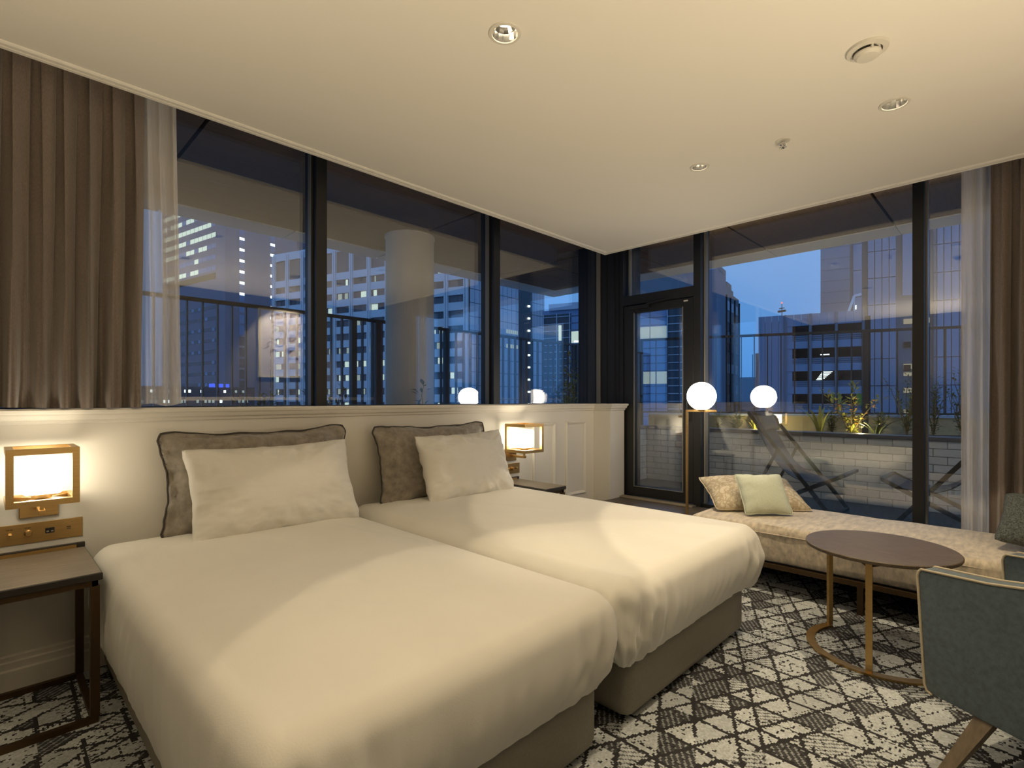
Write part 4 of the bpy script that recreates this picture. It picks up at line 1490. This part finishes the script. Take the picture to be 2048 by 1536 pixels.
spiky('planter_rosette', 'variegated spiky plant close to the deck chair headrest', 6.74, 2.16, 0.26, 12, 0.035, M_leaf, 34)
spiky('planter_agave', 'long bladed plant between deck chair and orange flowers', 6.85, 1.72, 0.44, 9, 0.05, M_leafy, 35, spread=0.6)
shrub('planter_shrub', 'tall shrub with small orange flowers in the planter', 'plant', 6.90, 1.42, 0.60, 0.34, 10, 0.060, M_leafy, 36, None, 34, 0.05, flowers=5)
spiky('planter_agave', 'dark arching plant right of the orange flowers', 6.80, 1.16, 0.26, 7, 0.04, M_leaf, 37, spread=0.9)
shrub('planter_shrub', 'thin upright shrub with tiny leaves in front of the pale tower', 'plant', 7.00, 0.92, 0.72, 0.20, 9, 0.044, M_leaf, 38, None, 44, 0.1)
shrub('planter_shrub', 'thin shrub with tiny leaves just left of the window post', 'plant', 7.00, 0.70, 0.66, 0.16, 7, 0.044, M_leaf, 39, None, 44, 0.1)
shrub('planter_shrub', 'thin upright shrub right of the window post', 'plant', 7.00, 0.46, 0.72, 0.15, 7, 0.044, M_leaf, 40, None, 44, 0.1)
shrub('planter_shrub', 'low shrub next to the sheer curtain outside', 'plant', 7.0, 0.26, 0.40, 0.14, 5, 0.045, M_leaf, 41, None, 26, 0.1)
shrub('corner_shrub', 'tall sparse yellow green shrub at the terrace corner by the post', 'plant', 5.50, 4.38, 1.05, 0.32, 11, 0.085, M_leafy, 42, None, 24, 0.2)
shrub('corner_shrub', 'small leafy twig beside the round column', 'plant', 2.80, 3.93, 0.55, 0.06, 3, 0.075, M_leaf, 43, None, 12, 0.5)
shrub('corner_shrub', 'low dark bush beyond the left window post', 'plant', 2.16, 4.50, 0.52, 0.24, 14, 0.06, M_leaf, 44, None, 18, 0.4)
shrub('corner_shrub', 'low dark bush under the mirrored print', 'plant', 1.52, 4.50, 0.50, 0.24, 10, 0.06, M_leaf, 45, None, 18, 0.4)
for i_, (px_, py_, hh_, lab) in enumerate(((6.78, 2.655, 0.22, 'low ground cover bush left of the garden light'),
                                            (7.15, 1.66, 0.30, 'leafy bush behind the long bladed plant'), (7.15, 1.20, 0.26, 'low leafy bush behind the dark arching plant'))):
    shrub('planter_bush', lab, 'plant', px_, py_, hh_, 0.085, 9, 0.055, M_leafy if i_ % 2 else M_leaf, 60 + i_, None, 18, 0.1)
# garden light hidden among the plants
gl_ = thing('garden_light', 'small spike light among the planter plants', 'garden light', (6.66, 2.30, 0.79))
bm = bmesh.new(); lathe(bm, [(0.012, 0.79), (0.012, 0.83), (0.022, 0.835), (0.022, 0.86)], 6.66, 2.30, 14, True)
obj('body', bm, M_rail, gl_)
bm = bmesh.new(); lathe(bm, [(0.020, 0.858), (0.001, 0.859)], 6.66, 2.30, 14)
obj('lens', bm, M_bulb, gl_)
for gy, gp in ((2.30, 9.0), (1.30, 5.0)):
    ld = bpy.data.lights.new('garden_glow', 'POINT'); ld.energy = gp; ld.color = (1.0, 0.80, 0.38); ld.shadow_soft_size = 0.02
    lo = bpy.data.objects.new('garden_glow', ld); lo.location = (6.66 if gy > 2 else 6.78, gy, 0.90); COL.objects.link(lo)

# ------------------------------------------------------------------ city
M_conc = mat('city_panel', (0.255, 0.29, 0.375), 0.8, var=0.05, vscale=0.2)
M_conc_d = mat('city_panel_dark', (0.165, 0.175, 0.20), 0.8)
M_tower = mat('city_tower', (0.155, 0.175, 0.23), 0.8, var=0.05, vscale=0.15)
M_tower_w = mat('city_pale_cladding', (0.42, 0.46, 0.54), 0.6)
M_white = mat('city_white_grid', (0.62, 0.63, 0.66), 0.7)
M_brown = mat('city_brown_infill', (0.115, 0.105, 0.115), 0.6)
M_dkglass = mat('city_dark_glass', (0.030, 0.040, 0.055), 0.25)
M_blglass = mat('city_blue_glass', (0.17, 0.24, 0.38), 0.25)
M_void = mat('city_dark_void', (0.012, 0.012, 0.014), 0.9)
M_joint = mat('city_joint', (0.075, 0.08, 0.10), 0.9)
M_wlit = emis('city_window_lit', (0.78, 1.0, 0.92), 0.85)
M_wlit2 = emis('city_window_dim', (0.62, 0.80, 0.78), 0.5)
M_star = emis('city_white_lamp', (0.85, 1.0, 0.97), 3.2)
M_blue = emis('city_blue_sign', (0.06, 0.14, 1.0), 1.2)
M_green = mat('city_green_panel', (0.20, 0.36, 0.03), 0.7)
M_yel = mat('city_yellow_panel', (0.42, 0.38, 0.06), 0.7)
M_stairlit = emis('city_stair_lit', (0.62, 0.58, 0.44), 0.55)
M_red = emis('city_red_lamp', (1.0, 0.25, 0.25), 1.5)
ZG = -32.0
struct(obj('ground', bx(-80, 260, 8, 320, ZG - 1, ZG), mat('city_ground', (0.05, 0.055, 0.065), 0.9)))

class Face:
    """a vertical facade: origin A, direction u along it, n outwards (towards the room)"""
    def __init__(s, A, u, parent):
        s.A = Vector(A); s.u = Vector(u).normalized()
        n_ = Vector((-s.u.y, s.u.x))
        if n_.dot(-s.A) < 0:
            n_ = -n_
        s.n = n_; s.parent = parent; s.cache = {}
        s.rot = math.atan2(s.u.y, s.u.x)
        s.flip = Vector((-math.sin(s.rot), math.cos(s.rot))).dot(s.n) < 0

    def piece(s, name, a0, a1, z0, z1, depth, m, proud=None):
        """a box on the facade from a0 to a1 along it; pieces of one size share a mesh"""
        wd, ht = round(a1 - a0, 3), round(z1 - z0, 3)
        key = (name, wd, ht, depth, m.name)
        if key not in s.cache:
            me = bpy.data.meshes.new(name)
            y0, y1 = (-0.25, depth) if not s.flip else (-depth, 0.25)
            bm_ = bx(0, wd, y0, y1, 0, ht)
            bmesh.ops.recalc_face_normals(bm_, faces=bm_.faces)
            bm_.to_mesh(me); bm_.free(); me.materials.append(m)
            s.cache[key] = me
        o = bpy.data.objects.new(name, s.cache[key])
        COL.objects.link(o); o.parent = s.parent
        o.matrix_parent_inverse = Matrix.Translation(-s.parent.location)
        p = s.A + s.u * a0
        o.location = (p.x, p.y, z0); o.rotation_euler = (0, 0, s.rot)
        return o

def body(name, poly, z0, z1, m, parent):
    bm_ = bmesh.new(); prism(bm_, poly, z0, z1)
    return obj(name, bm_, m, parent)
def V2(A, u, a, n_=None, d=0.0):
    p = Vector(A) + Vector(u) * a
    if n_ is not None:
        p = p + Vector(n_) * d
    return (p.x, p.y)

# A: tall grey tower at the left
A0 = (53.66, 180.52); uL = (-0.1994, 0.9799); uR = (0.9799, 0.1994)
tA = thing('office_tower', 'tall grey office tower with lit window bands behind the sheer curtain side', 'building', (60, 190, ZG))
pA = [A0, V2(A0, uR, 25.5), V2(V2(A0, uR, 25.5), uL, 42), V2(A0, uL, 42)]
body('tower_block', pA, ZG, 75, M_tower, tA)
fl = Face(A0, uL, tA); fr = Face(A0, uR, tA)
rg = random.Random(5)
def zpx(y, k):
    return 1.2 + (799.2 - y) / 1043.3 * k
H0 = 3.58
zb0 = zpx(446, 168)
for r_ in range(8):
    zc = zb0 + (3 - r_) * H0
    if zc is None:
        continue
    for k in range(13):
        lit = rg.random() < (0.93, 0.93, 0.93, 0.95, 0.90, 0.85, 0.04, 0.92)[r_] and not (r_ == 7 and k < 4) and not (r_ == 5 and k < 2)
        a0 = 5.6 + k * 2.75
        fl.piece('window', a0, a0 + 2.45, zc - 0.72, zc + 0.72, 0.06, M_wlit if lit else M_blglass)
fl.piece('plant_recess', 5.6, 41.5, zb0 - 5.0 * H0, zb0 - 4.45 * H0, 0.05, M_void)
for r_ in range(12):
    zc = zpx(612, 168) - r_ * H0
    fl.piece('louvre_band', 5.2, 41.5, zc - 0.85, zc + 0.35, 0.05, M_dkglass)
    for k in range(8):
        if rg.random() < 0.55:
            a0 = 6.2 + k * 4.4
            fl.piece('window', a0, a0 + 1.5, zc - 0.7, zc + 0.3, 0.09, M_blglass)
for a0 in (4.6, 15.3):
    for r_ in range(30):
        zc = zpx(458 if a0 < 10 else 476, 168) + (2 - r_) * H0
        if zc < -15:
            break
        fr.piece('window', a0, a0 + 1.7, zc - 1.6, zc + 1.3, 0.05, M_blglass if r_ < 12 else M_dkglass)
        if 1 <= r_ < (9 if a0 < 10 else 10):
            fr.piece('stair_lamp', a0 + 0.05, a0 + 1.65, zc + 0.45, zc + 1.25, 0.12, M_star)
for k in range(11):
    zc = zpx(440, 168) - k * 6.6
    fr.piece('cladding_joint', 0.0, 25.4, zc, zc + 0.16, 0.03, M_conc_d)

# podium with shop lights at the foot of the tower
tP = thing('podium_building', 'low podium with blue and white shop lights at the tower foot', 'building', (46, 120, ZG))
fp = Face((30.0, 128.0), (0.995, -0.10), tP)
body('podium_block', [(12, 130), (44, 127), (46, 140), (14, 143)], ZG, 4.0, M_dkglass, tP)
fp = Face((14.0, 129.8), (0.9957, -0.0933), tP)
for k in range(38):
    for zc in (-2.2, 0.8, 3.0):
        if rg.random() < 0.5:
            a0 = 0.5 + k * 0.75
            fp.piece('window', a0, a0 + 0.45, zc - 0.3, zc + 0.3, 0.06, M_wlit2 if rg.random() < .7 else M_star)
fp.piece('sign', 20.9, 22.0, 3.9, 4.7, 0.4, M_blue)
fp.piece('sign', 22.4, 23.6, 3.9, 4.7, 0.4, M_blue)
fp.piece('sign', 24.2, 24.8, 3.9, 4.7, 0.4, M_blue)
# small tower peeping over the white office block
tA2 = thing('distant_tower', 'dim slate tower peeping over the white grid office block', 'building', (100, 190, ZG))
body('tower_block', [(84, 196), (104, 190), (110, 210), (90, 216)], ZG, 66, M_tower, tA2)
f2 = Face((84, 196), (0.958, -0.287), tA2)
f2.piece('window', 6.5, 8.6, 52.5, 65.0, 0.08, M_brown); f2.piece('window', 6.7, 8.3, 61.5, 62.5, 0.2, M_wlit2)
f2.piece('window', 12.5, 14.6, 52.5, 65.0, 0.08, M_brown)

# B: white gridded office block
B0 = (79.68, 92.94); uB = (-0.3168, 0.9485); uB2 = (0.9968, 0.0804)
tB = thing('office_block', 'white gridded office block with dark window bands behind the round column', 'building', (80, 120, ZG))
LB = 65.3
nB = (0.9485, 0.3168)
pB = [B0, V2(B0, nB, 6), V2(V2(B0, nB, 6), uB, LB), V2(B0, uB, LB)]
body('office_core', pB, ZG, 41.9, M_brown, tB)
fB = Face(B0, uB, tB)
NB = 11
bay = LB / NB
FH = 3.62
ztop = 42.3
fB.piece('parapet_band', 0, LB, ztop - 1.6, ztop + 0.6, 0.35, M_white)
for k in range(NB + 1):
    a = min(LB - 1.0, max(0.0, k * bay - 0.5))
    fB.piece('pier', a, a + 0.42, ZG, ztop, 0.75, M_white)
    fB.piece('pier', a + 0.62, a + 1.0, ZG, ztop, 0.75, M_white)
nfl = 0
zf = ztop - 8.2
floors = []
while zf > -12:
    floors.append(zf)
    fB.piece('spandrel', 0, LB, zf - 0.95, zf + 0.95, 0.4, M_white)
    zf -= FH
rg = random.Random(12)
for fi, zf in enumerate(floors):
    for k in range(NB):
        a0 = k * bay + 0.55
        prob = 0.10 + 0.30 * (fi in (5, 6, 7, 8)) + 0.25 * (k in (1, 2, 6, 7))
        state = rg.random()
        if zf - 2.65 < -12:
            continue
        for q in range(2):
            wq = (bay - 1.15) / 2
            c0 = a0 + q * wq
            lit = rg.random() < prob
            mm = (M_wlit if rg.random() < 0.5 else M_wlit2) if lit else M_dkglass
            if lit:
                s0 = rg.uniform(0, wq * 0.45); s1 = rg.uniform(wq * 0.55, wq - 0.15)
                s0, s1 = round(s0 * 3) / 3, round(s1 * 3) / 3
                if s1 - s0 < 0.3:
                    s1 = s0 + 0.66
                fB.piece('window', c0 + s0, c0 + s1, zf - 2.55, zf - 1.10, 0.09, mm)
            else:
                fB.piece('window', c0, c0 + wq - 0.12, zf - 2.62, zf - 1.02, 0.05, M_dkglass if rg.random() < .45 else M_brown)

# B2: pale clad wing with a dark glass lift strip
tB2 = thing('pale_wing', 'pale blue clad tower wing with a dark lift strip of star-like lamps', 'building', (100, 100, ZG))
LB2 = 29.4
bk = (-0.0804, 0.9968)
pB2 = [V2(V2(B0, uB2, 0.2), bk, -0.3), V2(V2(B0, uB2, LB2), bk, -0.3), V2(V2(B0, uB2, LB2), bk, 14), V2(V2(B0, nB, 6.6), bk, 12), V2(B0, nB, 6.6)]
body('wing_block', pB2, ZG, 60, M_tower_w, tB2)
f3 = Face(pB2[0], uB2, tB2)
f3.piece('lift_glass', 17.9, 23.6, ZG, 60, 0.10, M_dkglass)
for k in range(14):
    zc = 26.0 - k * 3.25
    f3.piece('lift_lamp', 21.6, 22.2, zc - 0.22, zc + 0.22, 0.5, M_star)
    if k % 1 == 0:
        f3.piece('cladding_joint', 0, 17.9, zc + 1.2, zc + 1.32, 0.03, M_joint)
        f3.piece('cladding_joint', 23.6, LB2 - .3, zc + 1.2, zc + 1.32, 0.03, M_joint)
for k in range(10):
    f3.piece('cladding_seam', 1.5 + k * 1.7, 1.58 + k * 1.7, ZG, 60, 0.02, M_joint)
for k in range(4):
    f3.piece('cladding_seam', 24.5 + k * 1.3, 24.58 + k * 1.3, ZG, 60, 0.02, M_joint)
for zc in (18.5, 14.8):
    for k in range(6):
        f3.piece('window', 13.0 + k * 0.8, 13.6 + k * 0.8, zc - 0.5, zc + 0.5, 0.06, M_wlit2)

# C: glazed laboratory block behind the door
C0 = (58.78, 28.71); uC = (-0.3168, 0.9485)
tC = thing('glazed_block', 'blue glazed office block with two lit floors behind the terrace door', 'building', (62, 40, ZG))
LC = 18.6
nC = Vector((0.9485, 0.3168))
pC = [C0, V2(C0, uC, LC), V2(V2(C0, uC, LC), nC, 7.5), V2(C0, nC, 7.5)]
ZC = 13.1
body('glazed_core', pC, ZG, ZC, M_blglass, tC)
body('roof_plant', [V2(V2(C0, nC, 2), uC, 1), V2(V2(C0, nC, 2), uC, 13.5), V2(V2(C0, nC, 7), uC, 13.5), V2(V2(C0, nC, 7), uC, 1)], ZC, ZC + 3.9, M_conc_d, tC)
fC = Face(C0, uC, tC)
fC.piece('roof_band', 2.8, 17.6, ZC - 0.1, ZC + 0.75, 0.4, M_tower_w)
rowh = 0.93
zl1, zl2 = zpx(667, 64.5), zpx(756, 64.5)
# dark glazed end bay with pale mullions
fC.piece('dark_bay', 0, 2.3, ZG, ZC, 0.10, M_dkglass)
fC.piece('dark_bay', 14.6, LC, ZG, ZC - 0.6, 0.10, M_dkglass)
z = zl1 - 0.15
zz = [zl1 + i * rowh for i in range(-17, 7)]
for zc in zz:
    if zc > ZC - 0.4:
        continue
    fC.piece('transom', 0, 2.3, zc - 0.04, zc + 0.04, 0.22, M_tower_w)
    fC.piece('transom', 14.6, LC, zc - 0.04, zc + 0.04, 0.22, M_tower_w)
    fC.piece('panel_joint', 2.35, 14.6, zc - 0.035, zc + 0.035, 0.05, M_joint)
for a in (0.45, 2.25, 14.7, 16.5, 18.4):
    fC.piece('mullion', a, a + 0.09, ZG, ZC - 0.5, 0.25, M_tower_w)
for a in (2.35, 4.39, 6.43, 8.47, 10.51, 12.55):
    for zc in (zl1, zl2, zl1 + 5.55, zl2 - 5.5):
        if zc > ZC - 1:
            continue
        hi = zc in (zl1, zl2)
        fC.piece('window', a + 0.05, a + 1.99, zc - 0.74, zc + 0.74, 0.08, M_wlit if (hi and a > 8) else (M_wlit2 if hi else M_blglass))
    fC.piece('panel_joint', a - 0.03, a + 0.03, ZG, ZC - 0.2, 0.06, M_joint)
    if a > 10:
        fC.piece('ceiling_lamp', a + 0.1, a + 1.6, zl1 - 0.70, zl1 - 0.50, 0.12, M_star)
fC.piece('light_streak', 10.0, 11.9, zpx(800, 66), zpx(780, 66), 0.2, M_wlit)
fC.piece('light_streak', 15.9, 16.25, 9.0, 11.0, 0.3, M_wlit)

# D: dark apartment block with stepped roof
tD = thing('apartment_block', 'dark stepped apartment block against the dusk sky', 'building', (74, 26, ZG))
D0 = (69.5, 29.3)
uD = (0.985, 0.17)
fD = Face(D0, uD, tD)
def dz(y, k):
    return zpx(y, k)
for a0, a1, top in ((-2.0, 3.2, 18.4), (3.2, 7.8, 17.0), (7.8, 11.6, 16.4)):
    q0, q1 = V2(D0, uD, a0), V2(D0, uD, a1)
    body('stepped_block', [q0, q1, V2(q1, (-0.17, 0.985), 9), V2(q0, (-0.17, 0.985), 9)], ZG, top, M_tower if a0 < 0 else M_conc_d, tD)
fDl = Face(V2(D0, uD, -2.0), (-0.3, 0.954), tD)
for a in (3.9, 6.4, 9.2):
    for k in range(9):
        zc = 14.6 - k * 2.95
        fD.piece('window', a, a + 1.3, zc - 0.8, zc + 0.5, 0.07, M_tower_w if (k + int(a)) % 3 == 0 else M_dkglass)
for a in (3.1, 5.5, 8.3, 11.3):
    fD.piece('drain_pipe', a, a + 0.16, ZG, 15.8, 0.2, M_void)
fD.piece('roof_rail', -1.6, 3.0, 18.4, 19.1, 0.05, M_conc_d)
fD.piece('roof_rail', 3.6, 6.4, 17.0, 17.7, 0.05, M_conc_d)

tS = thing('distant_block', 'small distant rooftop block low against the sky between two buildings', 'building', (150, 40, ZG))
body('roof_block', [(130, 38.5), (126, 50), (140, 52), (143, 40)], ZG, 6.5, M_tower, tS)
body('roof_plant', [(130, 43.2), (129, 46.0), (131, 46.4), (132, 43.6)], 6.5, 12.2, M_conc_d, tS)
for k in range(4):
    body('mast', [(129.3, 41.5 + k * 1.7), (129.3, 41.7 + k * 1.7), (129.5, 41.7 + k * 1.7)], 6.5, 10.0 + (k % 2) * 2, M_conc_d, tS)

# E1: car park with open decks
E0 = (75.14, 26.36); uE = (0.2783, -0.9605); uEs = (0.9793, 0.2025)
tE = thing('car_park', 'grey panelled car park with three bays of open decks', 'building', (80, 20, ZG))
LE = 12.9
pE = [E0, V2(E0, uE, LE), V2(V2(E0, uE, LE), uEs, 9), V2(E0, uEs, 9)]
back = [V2(p, uEs, 3.0) if i < 2 else p for i, p in enumerate(pE)]
body('deck_core', back, ZG, 12.2, M_void, tE)
nE = Vector((-0.9605, -0.2783))
fE = Face(E0, uE, tE)
def pxE(px):
    """distance along the facade of a picture column (measured from the photograph's own perspective)"""
    t = (px - 1024) / 1043.3
    dx, dy = 0.7116 + t * 0.7026, 0.7026 - t * 0.7116
    x0, y0 = E0; ux, uy = uE
    # x0+ux*a = k dx ; y0+uy*a = k dy
    return (y0 * dx - x0 * dy) / (ux * dy - uy * dx)
ZE = 12.55
tops = ZE
# solid stair bay on the left
a1 = pxE(1571)
for k in range(4):
    fE.piece('facade_panel', k * a1 / 4 + 0.02, (k + 1) * a1 / 4 - 0.02, ZG, ZE, 0.25, M_conc)
pill = [pxE(1569), pxE(1573.5), pxE(1618), pxE(1623.5), pxE(1670), pxE(1675.5), pxE(1724), pxE(1729)]
for i in range(0, 8, 2):
    fE.piece('pillar', pill[i], pill[i + 1], ZG, ZE, 0.45, M_conc_d)
DH = 3.02
zo0 = zpx(652, 69.6)
for b in range(3):
    x0_, x1_ = pill[b * 2 + 1], pill[b * 2 + 2]
    n3 = 3
    for q in range(n3):
        fE.piece('facade_panel', x0_ + (x1_ - x0_) * q / n3 + 0.015, x0_ + (x1_ - x0_) * (q + 1) / n3 - 0.015, zo0, ZE, 0.2, M_conc)
    for d in range(6):
        zt = zo0 - d * DH
        fE.piece('deck_parapet', x0_, x1_, zt - DH, zt - DH + 0.95, 0.2, M_conc)
        fE.piece('guard_panel', x0_ + 0.05, x1_ - 0.05, zt - DH + 0.95, zt - DH + 1.72, 0.02, M_conc_d)
        for rz_ in (1.05, 1.32, 1.6):
            fE.piece('guard_rail', x0_ + 0.1, x1_ - 0.1, zt - DH + rz_, zt - DH + rz_ + 0.06, 0.12, M_conc)
        if b == 0:
            fE.piece('infill_panel', x0_, x0_ + (x1_ - x0_) * 0.26, zt - DH + 0.9, zt, 0.1, M_conc)
def inner_lamp(px0, px1, y, mm, hgt=0.12, dep=1.2, nm='deck_lamp'):
    a_, b__ = pxE(px0), pxE(px1)
    z_ = zpx(y, 69.0)
    bm_ = bmesh.new()
    p_, q_ = V2(E0, uE, a_), V2(E0, uE, b__)
    p_ = V2(p_, uEs, dep); q_ = V2(q_, uEs, dep)
    bar(bm_, (*p_, z_), (*q_, z_), 0.14, hgt)
    obj(nm, bm_, mm, tE)
inner_lamp(1642, 1659, 671.5, M_star, dep=0.1); inner_lamp(1641, 1659, 710, M_star, dep=0.1); inner_lamp(1635, 1650, 723, M_star, dep=0.1)
for k in range(8):
    inner_lamp(1632 + 14 * (7 - k) / 7, 1646 + 22 * (7 - k) / 7, 741 + k * 2.6, M_star, 0.07, 0.9)
inner_lamp(1633, 1667, 785.5, M_star, 0.18, 0.4)
a_, b__ = pxE(1714), pxE(1724)
fE.piece('green_panel', a_, b__, zpx(811, 68), zpx(786, 68), 0.05, M_green)
fE.piece('yellow_panel', pxE(1676), pxE(1683), zpx(806, 68), zpx(787, 68), 0.05, M_yel)
fE.piece('yellow_panel', pxE(1662), pxE(1668), zpx(806, 68), zpx(787, 68), 0.05, M_yel)
body('side_wall', [E0, V2(E0, uEs, 3.4), V2(V2(E0, uEs, 3.4), uE, 0.3), V2(E0, uE, 0.3)], ZG, ZE, M_conc_d, tE)
# aerial with a red lamp on its roof
tR = thing('roof_aerial', 'small roof aerial with a red lamp on the car park', 'aerial', (*V2(V2(E0, uEs, 1.2), uE, 3.0), 12.5))
rx, ry = V2(V2(E0, uEs, 1.2), uE, pxE(1562))
bm = bmesh.new(); lathe(bm, [(0.06, 12.2), (0.04, 14.4)], rx, ry, 8, True, True); bar(bm, (rx - 0.15, ry - 0.5, 13.35), (rx + 0.15, ry + 0.5, 13.35), 0.3, 0.25); bar(bm, (rx - 0.1, ry - 0.35, 13.75), (rx + 0.1, ry + 0.35, 13.75), 0.12, 0.1)
obj('mast', bm, M_dkglass, tR)
bm = bmesh.new(); lathe(bm, [(0.10, 14.4), (0.12, 14.5), (0.02, 14.65)], rx, ry, 10, True, True)
obj('red_lamp', bm, M_red, tR)

# E2: plain grey block behind the car park, E3: tall panelled tower
tE2 = thing('plain_block', 'plain grey windowless block behind the car park', 'building', (110, 30, ZG))
E20 = (117.3, 29.3)
LE2 = 11.6
body('plain_wall', [E20, V2(E20, uE, LE2), V2(V2(E20, uE, LE2), uEs, 10), V2(E20, uEs, 10)], ZG, 35.6, M_conc, tE2)
fE2 = Face(E20, uE, tE2)
for k in range(9):
    fE2.piece('course_joint', 0, LE2, 15.8 + k * 2.2, 15.9 + k * 2.2, 0.02, M_conc_d)
E30 = (99.5, 20.6)
tE3 = thing('panelled_tower', 'tall pale panelled tower with a recessed stair slot behind the railing', 'building', (110, 10, ZG))
def px3(px):
    t = (px - 1024) / 1043.3
    dx, dy = 0.7116 + t * 0.7026, 0.7026 - t * 0.7116
    x0, y0 = E30; ux, uy = uE
    return (y0 * dx - x0 * dy) / (ux * dy - uy * dx)
L3 = px3(1990)
ZT3 = 29.2
body('tower_block', [V2(E30, uEs, 0.6), V2(V2(E30, uEs, 0.6), uE, L3), V2(V2(E30, uEs, 8), uE, L3), V2(E30, uEs, 8)], ZG, ZT3 - 0.5, M_conc_d, tE3)
f3_ = Face(E30, uE, tE3)
cols = [(1706, 1724, M_conc), (1735, 1749, M_conc), (1749, 1763.5, M_conc), (1763.5, 1778, M_conc), (1778, 1792, M_conc), (1805, 1826, M_conc), (1866, 1873, M_conc_d), (1873, 1887, M_conc), (1887, 1902, M_conc), (1902, 1918, M_conc), (1918, 1934, M_conc), (1934, 1950, M_conc)]
for p0, p1, mm in cols:
    a_, b__ = px3(p0), px3(p1)
    zt = ZT3 if p0 > 1730 else ZT3 + 1.5
    zb = ZG
    if p0 == 1805:
        f3_.piece('facade_panel', a_, b__, 17.5, zt, 0.15, mm)
        continue
    z_ = zt
    while z_ > -6:
        z2 = z_ - 4.3
        f3_.piece('facade_panel', a_ + 0.055, b__ - 0.055, z2 + 0.06, z_ - 0.06, 0.3 if p0 != 1706 else 0.5, mm)
        z_ = z2
a_, b__ = px3(1803), px3(1860)
for k, (y0_, y1_) in enumerate(((638, 648), (728, 738), (745, 752), (776, 786), (819, 830))):
    f3_.piece('stair_opening', a_ + 0.3, b__, zpx(y1_, 82), zpx(y0_, 82), -0.1, M_stairlit)
for y0_ in (684, 730):
    f3_.piece('stair_void', a_ + 0.3, px3(1822), zpx(y0_ + 12, 82), zpx(y0_, 82), -0.05, M_void)
M_bluesky = mat('roof_screen', (0.25, 0.42, 0.72), 0.6)
for p0, p1 in ((1795, 1850), (1862, 1925)):
    a_, b__ = px3(p0), px3(p1)
    f3_.piece('roof_rail', a_, b__, ZT3 + 0.9, ZT3 + 1.0, 0.05, M_conc_d)
    for q in range(6):
        aa = a_ + (b__ - a_) * q / 6
        f3_.piece('rail_post', aa, aa + 0.07, ZT3, ZT3 + 1.0, 0.05, M_conc_d)
tT = thing('stair_canopy', 'white steel stair canopy with lamps on the car park roof', 'canopy', (*V2(V2(E0, uE, pxE(1712)), uEs, 1.0), 12.4))
q0 = V2(V2(E0, uE, pxE(1696)), uEs, 0.8); q1 = V2(V2(E0, uE, pxE(1709)), uEs, 0.8); q2 = V2(V2(E0, uE, pxE(1723)), uEs, 0.8)
bm = bmesh.new()
bar(bm, (*q0, 12.4), (*q1, 14.6), 0.3, 0.3); bar(bm, (*q1, 14.6), (*q2, 14.75), 0.3, 0.3); bar(bm, (*q1, 12.5), (*q1, 14.5), 0.12, 0.12)
obj('frame', bm, M_white, tT)
bm = bmesh.new(); bar(bm, (*V2(E0, uE, pxE(1711)), 13.0), (*V2(E0, uE, pxE(1713)), 13.0), 0.25, 0.5)
obj('lamp', bm, M_star, tT)
